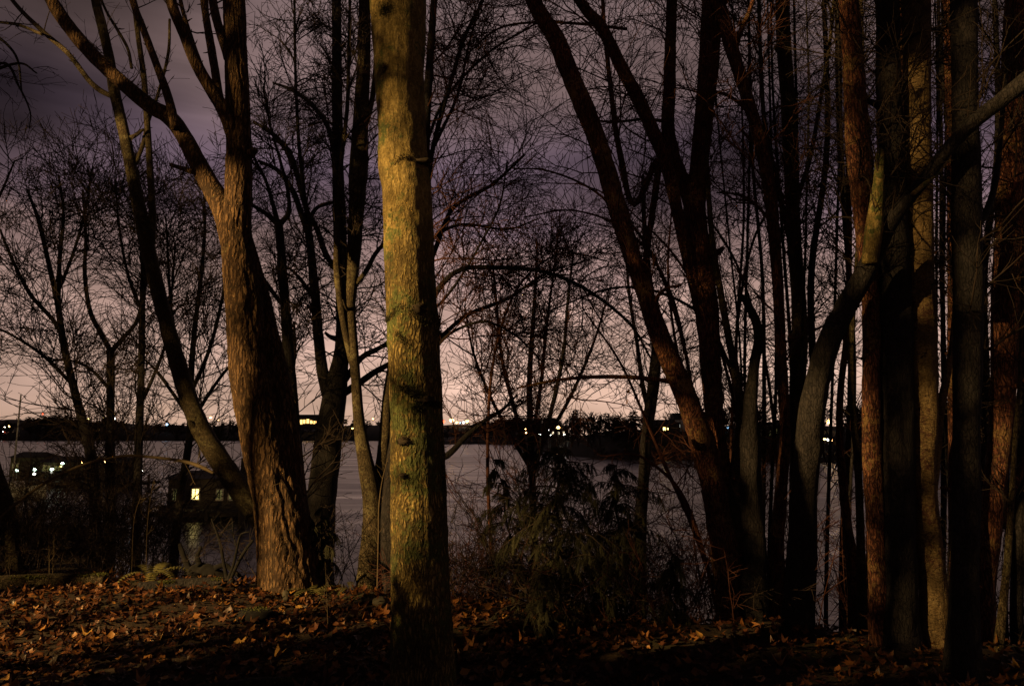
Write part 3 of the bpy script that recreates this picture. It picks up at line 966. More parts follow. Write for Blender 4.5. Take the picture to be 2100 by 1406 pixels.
# --- right side, left to right
tree('maple_tree', 'dark mossy stem leaning far left from the clump, lit patch low on its bark', 6.6,
     [[(1496, 1250, 56), (1488, 1150, 52), (1472, 1040, 50), (1450, 940, 50), (1420, 850, 46), (1388, 770, 42), (1350, 680, 40), (1312, 570, 36), (1282, 480, 38), (1252, 380, 38), (1228, 300, 38),
       (1196, 215, 40), (1165, 140, 38), (1140, 80, 34), (1092, 0, 30)],
      [(1432, 850, 12), (1395, 792, 11), (1330, 776, 9), (1240, 772, 8), (1150, 778, 6), (1062, 795, 4)],
      [(1345, 690, 14), (1328, 640, 13), (1312, 590, 11), (1300, 520, 8), (1288, 440, 5)],
      [(1340, 660, 10), (1348, 610, 9), (1370, 590, 6), (1395, 585, 4)]],
     mat='bark_red', twig='twig_red', seed=31, stubs=4, sides=22, lump=0.10, rough=0.10, dds=[0, 0.5, 0.3, -0.3],
     spec=[dict(n1=4.00, l1=1.1, n2=7.50, l2=0.36, n3=3.90, l3=0.16, t0=0.35, w=0.18, trop=0.0, r1=0.006, r2=0.004, r3=0.0032)], spurs=8)

tree('maple_tree', 'tall dark tree with a wide upright fork behind the leaning mossy stem', 7.0,
     [[(1503, 1260, 60), (1496, 1130, 52), (1484, 1000, 44), (1470, 900, 36), (1462, 810, 38), (1456, 720, 42), (1448, 620, 46), (1436, 520, 48), (1424, 430, 46), (1432, 350, 36), (1444, 240, 38), (1454, 120, 40), (1460, 0, 40)],
      [(1420, 430, 28), (1402, 375, 28), (1382, 320, 26), (1370, 255, 26), (1374, 150, 24), (1377, 0, 22)],
      [(1436, 640, 22), (1420, 570, 24), (1404, 500, 25), (1386, 420, 24), (1366, 335, 26), (1336, 262, 27), (1304, 195, 27), (1270, 130, 26), (1232, 55, 24), (1188, 0, 20)],
      [(1350, 330, 14), (1322, 560, 13), (1335, 660, 16)][::-1] + [(1300, 420, 12), (1268, 300, 11), (1250, 160, 10), (1240, 60, 9), (1236, 0, 8)],
      [(1372, 250, 8), (1320, 245, 6), (1250, 250, 5), (1180, 240, 3)],
      [(1285, 60, 6), (1200, 50, 6), (1100, 46, 5), (1020, 60, 4), (960, 110, 3)]],
     mat='bark_red', twig='twig_red', seed=34, stubs=5, sides=22, dds=[0, 0.5, -0.4, 1.0, 1.0, 1.4], lump=0.08, rough=0.08,
     spec=[dict(n1=5.5, l1=1.2, n2=8.5, l2=0.38, n3=5.20, l3=0.17, t0=0.3, w=0.17, trop=0.01, r1=0.007, r2=0.004, r3=0.0033)], spurs=5)

tree('snag', 'broken off dead snag with a bent top in front of the glowing sky', 6.4,
     [[(1550, 1260, 50), (1548, 1130, 44), (1540, 1000, 40), (1539, 900, 36), (1540, 820, 27), (1546, 750, 21), (1555, 700, 19), (1550, 660, 18), (1536, 630, 15), (1524, 608, 11)]],
     mat='bark_dark', twig='twig', cat='dead tree', seed=37, sides=18, lump=0.1, rough=0.12, spurs=12)

tree('maple_tree', 'thin stem leaning against the foot of the broken snag', 6.9,
     [[(1512, 1255, 34), (1508, 1100, 32), (1512, 960, 28), (1520, 860, 20), (1512, 780, 17), (1496, 700, 15), (1478, 600, 14), (1462, 500, 12), (1452, 380, 9), (1448, 260, 7)]],
     mat='bark_grey', twig='twig_red', seed=39, sides=14, spec=[dict(n1=4.38, l1=0.7, n2=6.25, l2=0.3, n3=3.90, l3=0.15, r1=0.006, r2=0.004, r3=0.0026, t0=0.35)])

tree('maple_tree', 'slim tree bowing out to the left at its top beside the snag', 6.8,
     [[(1588, 1265, 34), (1592, 1120, 28), (1602, 1000, 24), (1610, 900, 21), (1606, 800, 21), (1601, 700, 20), (1596, 600, 22), (1588, 490, 24), (1578, 390, 26), (1556, 280, 25), (1526, 180, 25), (1500, 100, 27), (1478, 20, 26), (1470, 0, 25)],
      [(1504, 110, 13), (1520, 60, 11), (1545, 0, 9)],
      [(1560, 300, 10), (1540, 240, 9), (1500, 200, 7), (1440, 180, 5)],
      [(1585, 460, 8), (1555, 425, 7), (1520, 400, 5), (1470, 395, 3)]],
     mat='bark_red', twig='twig_red', seed=41, stubs=4, sides=16, spec=[dict(n1=6.0, l1=1.1, n2=8.0, l2=0.38, n3=5.20, l3=0.17, t0=0.3, w=0.17, trop=0.0, r1=0.007, r2=0.004, r3=0.0033)])

tree('maple_tree', 'straight upright trunk with peeling light streaks behind the snag', 7.4,
     [[(1640, 1280, 52), (1642, 1130, 44), (1640, 1000, 36), (1636, 880, 33), (1636, 780, 32), (1640, 690, 31), (1636, 590, 28), (1628, 480, 28), (1622, 350, 28), (1616, 220, 28), (1608, 100, 29), (1604, 0, 28)],
      [(1630, 520, 12), (1608, 440, 12), (1590, 360, 10), (1568, 250, 9), (1560, 120, 8), (1556, 0, 7)],
      [(1626, 430, 10), (1660, 330, 9), (1680, 220, 8), (1700, 100, 7), (1710, 0, 6)]],
     mat='bark_grey', twig='twig', seed=43, stubs=5, sides=18, spec=[dict(n1=5.62, l1=0.9, n2=7.50, l2=0.36, n3=5.20, l3=0.17, t0=0.3, w=0.14, trop=0.0, r1=0.008, r2=0.0045, r3=0.003)])

tree('maple_tree', 'dark trunk slanting right that ends in a long bare bough across the lit trunks', 5.95,
     [[(1636, 1290, 58), (1640, 1180, 54), (1648, 1050, 50), (1654, 950, 50), (1664, 860, 52), (1680, 770, 48), (1704, 690, 44), (1736, 625, 42), (1770, 565, 40), (1796, 510, 38), (1822, 462, 32),
       (1862, 408, 26), (1905, 355, 24), (1950, 298, 25), (2000, 248, 28), (2055, 205, 33), (2105, 165, 36), (2160, 120, 34), (2260, 30, 22)],
      [(1784, 540, 30, 4.95), (1792, 480, 34, 4.95), (1796, 430, 28, 4.95), (1801, 380, 20, 4.95), (1804, 330, 17, 4.95), (1805, 308, 12, 4.95)],
      [(1872, 398, 10, 4.72), (1925, 352, 9, 4.8), (1945, 322, 8, 4.85)]],
     mat='bark_dark', limb_mat='bark_centre', twig='twig', seed=45, sides=24, lump=0.09, rough=0.08, dds=[-1.75, 0.0, 0.0],  # shade and lamplight put into the colours: dark trunk, ochre limbs
     spec=[dict(n1=2.00, l1=0.6, n2=5.00, l2=0.28, n3=3.90, l3=0.14, r1=0.007, r2=0.004, r3=0.003, t0=0.5)])

tree('sapling', 'slender lit stem left of the thickest dark trunk', 6.4,
     [[(1760, 1270, 40), (1752, 1180, 30), (1738, 1080, 18), (1728, 980, 16), (1722, 900, 14), (1724, 800, 13), (1735, 700, 12), (1740, 600, 11), (1742, 480, 10), (1738, 300, 9), (1736, 120, 8), (1734, 0, 7)]],
     mat='bark_red', twig='twig', seed=47, sides=12, spec=[dict(n1=4.38, l1=0.6, n2=6.25, l2=0.3, n3=3.90, l3=0.14, r1=0.006, r2=0.004, r3=0.0034)])
tree('sapling', 'pale slender stem pressed against the thickest dark trunk', 6.1,
     [[(1770, 1275, 22), (1766, 1160, 17), (1763, 1050, 15), (1758, 940, 14), (1750, 850, 13), (1746, 760, 12), (1748, 660, 11), (1756, 560, 10), (1764, 420, 9), (1770, 250, 8), (1768, 60, 7), (1766, 0, 6)]],
     mat='bark_grey', twig='twig', seed=48, sides=12, spec=[dict(n1=3.75, l1=0.6, n2=6.25, l2=0.3, n3=3.90, l3=0.14, r1=0.006, r2=0.004, r3=0.0034)])

tree('cedar_tree', 'thickest dark trunk on the bank with a shaggy reddish stem grown onto it', 5.5,
     [[(1843, 1330, 86), (1841, 1230, 76), (1838, 1080, 70), (1837, 900, 66), (1836, 740, 64), (1833, 600, 60), (1830, 450, 54), (1826, 300, 50), (1822, 150, 46), (1819, 0, 44)],
      [(1806, 1345, 44), (1800, 1260, 38), (1797, 1100, 34), (1790, 950, 34), (1786, 820, 34), (1788, 700, 34), (1784, 600, 34), (1778, 500, 38), (1770, 400, 42), (1762, 300, 46), (1754, 200, 42), (1747, 100, 38), (1741, 0, 36)],
      [(1776, 470, 14), (1762, 420, 14), (1748, 340, 12), (1742, 220, 10)]],
     mat='bark_dark', limb_mat='bark_red', twig='twig', seed=51, stubs=6, sides=34, lump=0.10, rough=0.09, dds=[0, 0, 0.2], spurs=14,  # dark bark colour stands in for shade on the main trunk
     spec=[dict(n1=3.25, l1=0.8, n2=7.50, l2=0.34, n3=5.20, l3=0.16, r1=0.007, r2=0.0045, r3=0.003, t0=0.4, trop=-0.02)])

tree('maple_tree', 'smooth straight trunk with the broadest ochre lit patches', 5.5,
     [[(1918, 1325, 60), (1915, 1230, 52), (1908, 1120, 48), (1898, 1020, 46), (1892, 940, 50), (1893, 860, 54), (1893, 760, 54), (1891, 660, 54), (1887, 540, 52), (1884, 420, 52), (1881, 300, 50), (1881, 150, 50), (1880, 0, 50)],
      [(1900, 1120, 18), (1912, 1000, 20), (1920, 900, 22), (1926, 850, 18), (1940, 780, 14), (1955, 690, 12), (1962, 560, 9), (1970, 420, 7)]],
     mat='bark_smooth', twig='twig', seed=53, stubs=5, sides=30, lump=0.07, rough=0.05, spec=[dict(n1=3.00, l1=0.8, n2=7.50, l2=0.34, n3=5.20, l3=0.16, r1=0.007, r2=0.0045, r3=0.003, t0=0.3, trop=-0.02)])
tree('maple_tree', 'reddish lit stem standing directly behind the straight black trunk', 6.6,
     [[(1968, 1290, 34), (1964, 1100, 32), (1960, 900, 28), (1958, 700, 26), (1957, 500, 25), (1955, 330, 25), (1952, 200, 25), (1949, 80, 24), (1948, 0, 24)]],
     mat='bark_red', twig='twig', seed=55, stubs=4, sides=16, spec=[dict(n1=3.75, l1=0.8, n2=7.50, l2=0.34, n3=5.20, l3=0.16, r1=0.007, r2=0.0045, r3=0.003, t0=0.3)])
tree('maple_tree', 'straight black trunk second from the picture edge, unlit from top to foot', 4.9,
     [[(1976, 1345, 62), (1978, 1230, 54), (1980, 1080, 50), (1982, 900, 50), (1984, 740, 52), (1985, 600, 54), (1983, 450, 54), (1981, 300, 50), (1978, 150, 48), (1976, 0, 48)],
      [(1990, 480, 14), (2020, 440, 14), (2040, 380, 12), (2050, 300, 10), (2060, 180, 8), (2070, 60, 7)]],
     mat='bark_dark', twig='twig', seed=57, stubs=4, sides=26, spec=[dict(n1=2.50, l1=0.8, n2=6.25, l2=0.34, n3=5.20, l3=0.16, r1=0.007, r2=0.0045, r3=0.003, t0=0.3)])  # the trunk's shade is painted in as near-black bark
tree('maple_tree', 'patchily lit trunk with a swept foot at the very edge of the picture', 5.8,
     [[(2016, 1330, 42), (2020, 1200, 38), (2030, 1090, 40), (2044, 970, 42), (2054, 850, 44), (2060, 730, 48), (2065, 600, 52), (2070, 450, 52), (2075, 300, 50), (2080, 150, 46), (2086, 0, 42)],
      [(2055, 1080, 16), (2070, 1020, 18), (2095, 960, 16), (2130, 900, 12)]],
     mat='bark_red', twig='twig', seed=59, stubs=5, sides=26, lump=0.07, spec=[dict(n1=3.25, l1=0.8, n2=7.50, l2=0.34, n3=5.20, l3=0.16, r1=0.007, r2=0.0045, r3=0.003, t0=0.3)])
tree('sapling', 'thin pale stem leaning at the foot of the edge trunk', 5.4,
     [[(2046, 1340, 18), (2056, 1250, 16), (2066, 1150, 14), (2074, 1040, 11), (2082, 900, 9), (2092, 760, 7), (2098, 560, 6)]],
     mat='bark_grey', twig='twig', seed=60, sides=10, spec=[dict(n1=3.12, l1=0.5, n2=5.00, l2=0.25, n3=2.60, l3=0.12, r1=0.005, r2=0.0035, r3=0.0032)])
tree('sapling', 'slim stem rising between the smooth lit trunk and the thickest dark one', 6.0,
     [[(1874, 1290, 16), (1876, 1150, 14), (1872, 1000, 12), (1866, 850, 11), (1862, 700, 10), (1858, 520, 9), (1856, 300, 8), (1850, 100, 7), (1848, 0, 6)]],
     mat='bark_red', twig='twig', seed=61, sides=10, spec=[dict(n1=3.12, l1=0.6, n2=6.25, l2=0.28, n3=3.90, l3=0.14, r1=0.005, r2=0.004, r3=0.0034)])

# more distant uprights that fill the clump
for k, (xb, xm, xt, w, dp, lab) in enumerate((
        (1562, 1567, 1535, 7, 9.0, 'wand thin sapling seen just past the bent snag'),
        (1655, 1668, 1690, 13, 8.6, 'dark upright sapling behind the slanting trunk'),
        (1728, 1744, 1715, 10, 9.2, 'dark sapling between the slender lit stem and the thickest trunk'),
        (1932, 1936, 1924, 9, 8.2, 'slim dark sapling between the smooth lit trunk and the black trunk'),
        (2014, 2022, 2040, 14, 7.6, 'dark sapling in the gap right of the straight black trunk'),
        (2085, 2098, 2104, 16, 7.0, 'dark sapling half cut by the picture edge'))):
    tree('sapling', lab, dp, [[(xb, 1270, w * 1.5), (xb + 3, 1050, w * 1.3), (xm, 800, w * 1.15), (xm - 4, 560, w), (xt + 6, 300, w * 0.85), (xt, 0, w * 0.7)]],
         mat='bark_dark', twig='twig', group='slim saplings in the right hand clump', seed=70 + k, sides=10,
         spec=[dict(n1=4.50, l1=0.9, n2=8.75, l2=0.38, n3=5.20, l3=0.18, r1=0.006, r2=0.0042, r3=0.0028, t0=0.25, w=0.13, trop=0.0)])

for k in range(16):
    xb = [1508, 1532, 1576, 1622, 1618, 1668, 1694, 1738, 1780, 1862, 1902, 1944, 1996, 2030, 2062, 2094][k]
    w = float(R.uniform(4, 8))
    xm = xb + float(R.uniform(-24, 24))
    xt = xm + float(R.uniform(-60, 50))
    lab = ['thin dark sapling close left of the stem leaning on the snag', 'thin dark sapling right behind the broken snag', 'thin dark sapling between the snag and the bowing slim tree',
           'thin dark sapling touching the straight upright trunk on its left', 'second thin dark sapling crowding the straight upright trunk', 'thin dark sapling emerging behind the slanting trunk',
           'thin dark sapling just below the bright far lamp', 'thin dark sapling beside the slender lit stem', 'thin dark sapling rising behind the shaggy reddish stem',
           'thin dark sapling hugging the right side of the thickest trunk', 'thin dark sapling behind the smooth lit trunk', 'thin dark sapling just left of the straight black trunk',
           'thin dark sapling just right of the straight black trunk', 'thin dark sapling left of the swept foot of the edge trunk', 'thin dark sapling behind the edge trunk',
           'thin dark sapling cut by the edge of the picture'][k]
    tree('sapling', lab, float(R.uniform(6.6, 9.0)),
         [[(xb, 1265, w * 1.5), (xb + 4, 1050, w * 1.3), (xm, 760, w * 1.1), ((xm + xt) / 2, 480, w), (xt, 200, w * 0.8), (xt - 5, 0, w * 0.6)]],
         mat='bark_dark', twig='twig', group='thin dark saplings in the right hand clump', seed=170 + k, sides=8,
         spec=[dict(n1=2.6, l1=0.9, n2=6, l2=0.36, n3=4, l3=0.16, r1=0.005, r2=0.0038, r3=0.003, t0=0.2, w=0.15, trop=0.0)])

# --- trees standing lower on the bank, before the water
tree('alder_tree', 'slim dark tree rising from the lake edge right of the cedar sapling', 10.6,
     [[(1308, 1230, 34), (1312, 1090, 27), (1320, 980, 23), (1328, 880, 24), (1340, 790, 25), (1346, 710, 20), (1340, 640, 16), (1330, 560, 13), (1322, 470, 10), (1318, 360, 7)],
      [(1336, 860, 10), (1320, 800, 10), (1306, 700, 8), (1290, 600, 6), (1284, 480, 4)]],
     mat='bark_dark', twig='twig_red', seed=80, sides=14, spec=[dict(n1=4.38, l1=1.0, n2=8.75, l2=0.45, n3=5.20, l3=0.2, t0=0.3, w=0.14, trop=0.02, r1=0.009, r2=0.005, r3=0.0034)])
tree('willow_bush', 'many stemmed bare bush rising over the water in the middle distance', 10.8,
     [[(1098, 1180, 20), (1092, 1000, 15), (1088, 880, 14), (1086, 780, 12), (1092, 680, 10), (1098, 590, 7), (1102, 500, 4)],
      [(1094, 1000, 10), (1072, 900, 10), (1050, 820, 9), (1030, 740, 8), (1020, 640, 6), (1010, 540, 4)],
      [(1090, 980, 10), (1120, 880, 10), (1140, 800, 9), (1156, 720, 8), (1164, 620, 6), (1176, 520, 4)],
      [(1092, 940, 9), (1150, 850, 8), (1190, 770, 7), (1225, 680, 5), (1250, 590, 3)],
      [(1088, 960, 9), (1040, 880, 8), (1000, 800, 7), (970, 720, 5), (955, 640, 3)],
      [(1092, 900, 8), (1110, 780, 8), (1122, 660, 6), (1138, 540, 4), (1146, 470, 3)]],
     cat='bush', mat='bark_dark', twig='twig_red', seed=82, sides=10, dds=[0, 0.5, -0.5, 0.8, -0.8, 0.3],
     spec=[dict(n1=6.5, l1=1.0, n2=11, l2=0.42, n3=5.20, l3=0.2, t0=0.3, w=0.12, trop=0.05, r1=0.008, r2=0.005, r3=0.0034)])

# background crowns on the left
BG = [('broad bare tree with a wide crown at the picture edge left of the mooring lights', 14.0,
       [[(178, 1250, 30), (196, 1150, 24), (193, 1020, 22), (186, 930, 22), (166, 850, 17), (145, 770, 14), (128, 690, 13), (118, 620, 11), (100, 540, 9), (78, 450, 7), (56, 390, 5)],
        [(140, 750, 9), (118, 670, 9), (60, 600, 8), (20, 520, 6), (0, 470, 4)],
        [(120, 640, 8), (122, 540, 8), (130, 440, 6), (120, 360, 4)],
        [(150, 790, 8), (90, 730, 7), (30, 690, 5), (-30, 660, 4)],
        [(118, 600, 7), (150, 520, 6), (175, 430, 5), (190, 340, 3)]]),
      ('bare tree with a wide Y fork in front of the far left shore', 14.5,
       [[(222, 1230, 24), (226, 1050, 20), (226, 900, 16), (227, 800, 15), (227, 714, 15)],
        [(227, 720, 11), (205, 680, 10), (184, 635, 9), (174, 560, 8), (176, 480, 6), (170, 390, 4)],
        [(228, 720, 11), (255, 690, 9), (282, 655, 8), (296, 590, 7), (300, 500, 5), (310, 400, 3)],
        [(226, 800, 7), (190, 760, 6), (150, 740, 5), (100, 740, 3)]]),
      ('slim dark bare tree just left of the leaning speckled tree', 14.0,
       [[(276, 1230, 22), (282, 1000, 17), (286, 860, 15), (290, 760, 13), (291, 660, 12), (293, 560, 9), (290, 460, 7), (284, 350, 4)],
        [(288, 830, 8), (315, 770, 7), (340, 700, 6), (352, 600, 5), (360, 500, 3)],
        [(291, 640, 7), (262, 560, 6), (245, 470, 5), (236, 370, 3)]]),
      ('bushy bare tree filling the gap between the speckled tree and the forked trunk', 14.5,
       [[(350, 1230, 20), (368, 1030, 16), (388, 900, 14), (392, 770, 12), (400, 670, 10), (412, 570, 8), (420, 470, 6), (418, 380, 4)],
        [(394, 830, 9), (370, 740, 8), (352, 640, 7), (345, 540, 5), (340, 440, 3)],
        [(394, 800, 9), (428, 720, 8), (452, 630, 7), (466, 540, 5), (474, 450, 3)],
        [(396, 860, 8), (440, 790, 7), (480, 740, 5), (520, 700, 3)],
        [(392, 860, 8), (350, 800, 7), (320, 760, 5), (290, 730, 3)]])]
for k, (lab, dp, st) in enumerate(BG):
    tree('bare_tree', lab, dp, st, mat='bark_dark', twig='twig', seed=90 + k, sides=12, group='bare trees along the left shore',
         spec=[dict(n1=4.6, l1=1.5, n2=11, l2=0.65, n3=5.2, l3=0.28, t0=0.22, w=0.12, trop=0.05, r1=0.011, r2=0.007, r3=0.0060)])

tree('alder_tree', 'short lit trunk at the far left edge of the leaf bank', 8.6,
     [[(30, 1190, 32), (24, 1120, 28), (18, 1060, 28), (6, 1010, 26), (-14, 950, 24), (-40, 860, 22), (-70, 700, 20), (-90, 500, 16), (-100, 300, 10)],
      [(-80, 560, 8), (-40, 480, 7), (0, 400, 5), (30, 330, 3)]],
     mat='bark_grey', seed=96, sides=18, spec=[dict(n1=3.75, l1=1.0, n2=7.50, l2=0.4, n3=5.20, l3=0.2, t0=0.4, r1=0.008, r2=0.005, r3=0.0034)])
# hanging twigs in the top left corner, from a tree beyond the frame
tree('bare_tree', 'overhanging twigs dangling into the top corner of the dark sky', 7.5,
     [[(-260, 1200, 40), (-250, 800, 34), (-230, 400, 28), (-200, 150, 22), (-170, 0, 16)],
      [(-205, 180, 12), (-120, 90, 9), (-40, 60, 7), (30, 110, 5), (45, 190, 3)],
      [(-220, 300, 12), (-120, 180, 9), (-30, 150, 7), (40, 130, 5), (75, 150, 3)],
      [(-225, 380, 11), (-120, 220, 8), (0, 130, 6), (40, 180, 4), (62, 230, 3), (60, 262, 2)]],
     mat='bark_dark', seed=97, sides=14, spec=[dict(n1=2.75, l1=0.5, n2=3.75, l2=0.22, n3=2.60, l3=0.1, t0=0.3, trop=-0.06, w=0.15, r1=0.005, r2=0.0035, r3=0.0025, stems=[1, 2, 3])])

# --- arched pale sapling bent over the brush
tree('bent_sapling', 'lit pale sapling bent in a long low arch over the dark brush', 8.4,
     [[(-30, 1095, 6), (0, 1062, 6), (36, 1030, 6), (100, 985, 6), (170, 953, 6), (220, 940, 5), (262, 934, 6), (300, 936, 6), (340, 940, 6), (378, 946, 7), (408, 955, 8), (437, 969, 6)]],
     mat='twig_pale', twig='twig_pale', root=False, seed=99, sides=9, spec=[dict(n1=2.75, l1=0.35, n2=2.50, l2=0.15, n3=0.00, r1=0.004, r2=0.003, r3=0.0025, t0=0.1, trop=0.08)], spurs=4)


# --- bushes
def bush(name, label, px, Y, n, h, spread, mat='twig', cat='bush', group=None, n2=6.25, l2=0.35, n3=5.20, l3=0.16, arch=0.0, r=0.007, lean=(0, 0, 0), base_w=0.25, wander=0.07):
    X = (px - CX) / F * Y * 1.0
    z = float(terrain(X, Y)) - 0.05
    T_ = empty(name, (X, Y, z))
    tag(T_, label, cat, group)
    off = R.normal(0, base_w, (n, 3)) * [1, 0.6, 0]
    d = R.normal(0, spread, (n, 3)) + [0, 0, 1.0] + np.asarray(lean)
    d /= np.linalg.norm(d, axis=1, keepdims=True)
    L = h * R.uniform(0.55, 1.1, n)
    N = 9
    pts = np.zeros((n, N, 3))
    cur = off + [0, 0, -0.05]
    pts[:, 0] = cur
    for s in range(1, N):
        d = d + R.normal(0, wander, (n, 3))
        d[:, 2] -= arch * s / N
        d /= np.linalg.norm(d, axis=1, keepdims=True)
        cur = cur + d * (L / (N - 1))[:, None]
        pts[:, s] = cur
    u = np.linspace(0, 1, N)[None]
    rad = (r * (L / h))[:, None] * (1.0 - 0.75 * u)
    tb = Tubes()
    tb.add(pts, rad, 5)
    me = tb.mesh('stem', M[mat])
    tag(obj('stem', me, T_), kind='stuff')
    tb = Tubes()
    P2, R2 = sprout(pts, rad, n2, 0.2, 1.0, 0.8, 0.3, l2, 0.35, 4, 0.16, -0.02, 0.0045, 0.0026)
    tb.add(P2, R2, 3)
    if n3:
        P3, R3 = sprout(P2, R2, n3, 0.2, 1.0, 0.8, 0.3, l3, 0.35, 3, 0.18, -0.02, 0.003, 0.0022)
        tb.add(P3, R3, 3)
    obj('crown', tb.mesh('crown', M[mat]), T_)
    return T_


for k, (lab, px, Y, n, h, sp_, kw) in enumerate((
        ('tangled bramble thicket at the left edge behind the lying log', 40, 8.7, 30, 1.7, 0.45, dict(arch=0.12)),
        ('dense bramble thicket left of the lit window', 130, 9.0, 34, 1.9, 0.40, dict(arch=0.10)),
        ('tall tangle of dead canes between the two shore trees', 250, 9.2, 36, 1.9, 0.38, dict(arch=0.08)),
        ('dark bramble mass beside the fern at the water gap', 330, 8.8, 26, 1.5, 0.40, dict(arch=0.12)),
        ('brush heap low on the bank in front of the pilings', 470, 12.0, 26, 1.6, 0.45, dict(arch=0.1)),
        ('low thicket lower on the bank under the mooring lights', 60, 12.5, 60, 1.5, 0.50, dict(arch=0.12, n2=8, base_w=0.8)),
        ('high dark thicket lower on the bank right of the mooring lights', 230, 12.5, 60, 1.6, 0.50, dict(arch=0.12, n2=8, base_w=0.8)),
        ('wide dark thicket at the water by the lit window', 318, 15.0, 70, 2.9, 0.45, dict(arch=0.10, n2=8, base_w=0.9)),
        ('dark thicket just left of the reflected window', 338, 12.0, 50, 2.1, 0.45, dict(arch=0.12, n2=8, base_w=0.5)),
        ('dark thicket in the middle of the left brush', 165, 10.5, 60, 1.9, 0.5, dict(arch=0.10, n2=8, base_w=0.9)),
        ('wide dark thicket at the water below the mast', 120, 16.0, 70, 1.8, 0.55, dict(arch=0.12, n2=7, base_w=1.3)),
        ('dark brush behind the foot of the forked tree', 690, 8.2, 24, 1.2, 0.45, dict(arch=0.1)),
        ('loose twiggy shrub at the water right of the middle trunk', 985, 8.0, 26, 1.9, 0.42, dict(mat='twig_red', arch=0.10)),
        ('dense dark shrub filling the ground between the two cedars', 1205, 6.9, 40, 1.5, 0.50, dict(arch=0.12, n2=8, base_w=0.4)),
        ('dense dark shrub at the left foot of the young cedar', 1060, 7.0, 40, 1.3, 0.55, dict(arch=0.12, n2=8, base_w=0.4)),
        ('dense twiggy shrub right of the spreading cedar', 1345, 6.8, 40, 1.5, 0.45, dict(mat='twig_red', arch=0.10, n2=8, base_w=0.4)),
        ('tall loose shrub behind the young cedar', 1150, 8.2, 40, 2.6, 0.38, dict(arch=0.06, n2=8, base_w=0.6)),
        ('dense low brambles on the edge right of the middle trunk', 975, 7.2, 30, 0.8, 0.6, dict(mat='twig_red', arch=0.15, n2=7, base_w=0.4)),
        ('reddish whippy shrub left of the clump of dark trunks', 1420, 7.2, 26, 2.2, 0.36, dict(mat='twig_red', arch=0.10)),
        ('low twiggy shrub under the slim tree at the lake edge', 1290, 7.4, 24, 1.3, 0.5, dict(mat='twig_red', arch=0.12)),
        ('upright whippy shrub at the foot of the broken snag', 1560, 7.4, 26, 2.6, 0.22, dict(mat='twig_red', arch=0.03)),
        ('tangled shrub in the gap beneath the far bright lamp', 1700, 7.0, 26, 2.2, 0.30, dict(mat='twig_red', arch=0.05)),
        ('twiggy shrub behind the smooth lit trunk', 1930, 7.2, 26, 2.4, 0.30, dict(mat='twig', arch=0.05)),
        ('twiggy shrub behind the edge trunk', 2070, 7.2, 24, 2.4, 0.30, dict(mat='twig', arch=0.05)))):
    bush('bare_bush', lab, px, Y, n, h, sp_, group='bare undergrowth bushes', **kw)

# long whips arching through the clump
for k, (lab, st, dp) in enumerate((
        ('long whip arching left over the water from the clump', [(1468, 1240, 9), (1430, 1090, 8), (1390, 1000, 7), (1330, 945, 6), (1290, 930, 5), (1245, 935, 4)], 6.9),
        ('reddish whip leaning left in front of the lake', [(1482, 1240, 10), (1460, 1080, 9), (1430, 930, 8), (1415, 830, 7), (1385, 700, 6), (1370, 560, 5), (1378, 420, 3)], 6.7),
        ('pair of crossing reddish whips over the grey water', [(1470, 1230, 10), (1420, 1080, 9), (1362, 950, 8), (1320, 850, 6), (1270, 740, 5), (1200, 640, 3)], 7.4),
        ('whip curving over from behind the snag toward the sky', [(1570, 1240, 9), (1540, 1000, 8), (1500, 800, 7), (1450, 640, 6), (1380, 520, 5), (1290, 430, 3)], 7.6),
        ('bowed whip crossing in front of the two leaning stems', [(1610, 1240, 8), (1590, 900, 7), (1560, 700, 6), (1500, 520, 5), (1400, 400, 4), (1270, 350, 3)], 8.0),
        ('long low arch of a whip crossing the sky above the bare bush', [(1480, 1240, 9), (1450, 1000, 8), (1420, 800, 7), (1375, 600, 6), (1295, 480, 5), (1180, 432, 4), (1075, 445, 3)], 7.2),
        ('high bowed whip reaching toward the middle trunk', [(1476, 1240, 9), (1440, 950, 8), (1400, 700, 7), (1330, 510, 6), (1230, 400, 5), (1130, 352, 4), (1050, 345, 3)], 7.9),
        ('whip arching right from beside the bare bush', [(1010, 1190, 8), (1000, 950, 7), (1012, 740, 6), (1062, 590, 5), (1150, 520, 4), (1245, 535, 3)], 8.4),
        ('nearly level whip at mid height behind the leaning stem', [(1560, 1240, 9), (1530, 900, 8), (1470, 690, 7), (1380, 610, 6), (1260, 590, 5), (1120, 640, 3)], 8.3),
        ('whip bending over the top of the broken snag', [(1500, 1240, 8), (1500, 900, 7), (1515, 640, 6), (1550, 480, 5), (1610, 400, 4), (1690, 380, 3)], 7.9),
        ('tall whip rising right of the wide upright fork', [(1530, 1240, 8), (1520, 900, 7), (1510, 700, 6), (1525, 450, 5), (1520, 200, 4), (1500, 0, 3)], 7.5))):
    tree('whip_stem', lab, dp, [st], mat='twig_red', twig='twig_red', cat='shrub stem', group='long thin whips in the right hand clump', seed=120 + k, sides=7, flare=0,
         spec=[dict(n1=3.75, l1=0.55, n2=5.00, l2=0.25, n3=2.60, l3=0.12, t0=0.25, w=0.15, r1=0.005, r2=0.0035, r3=0.0032)])

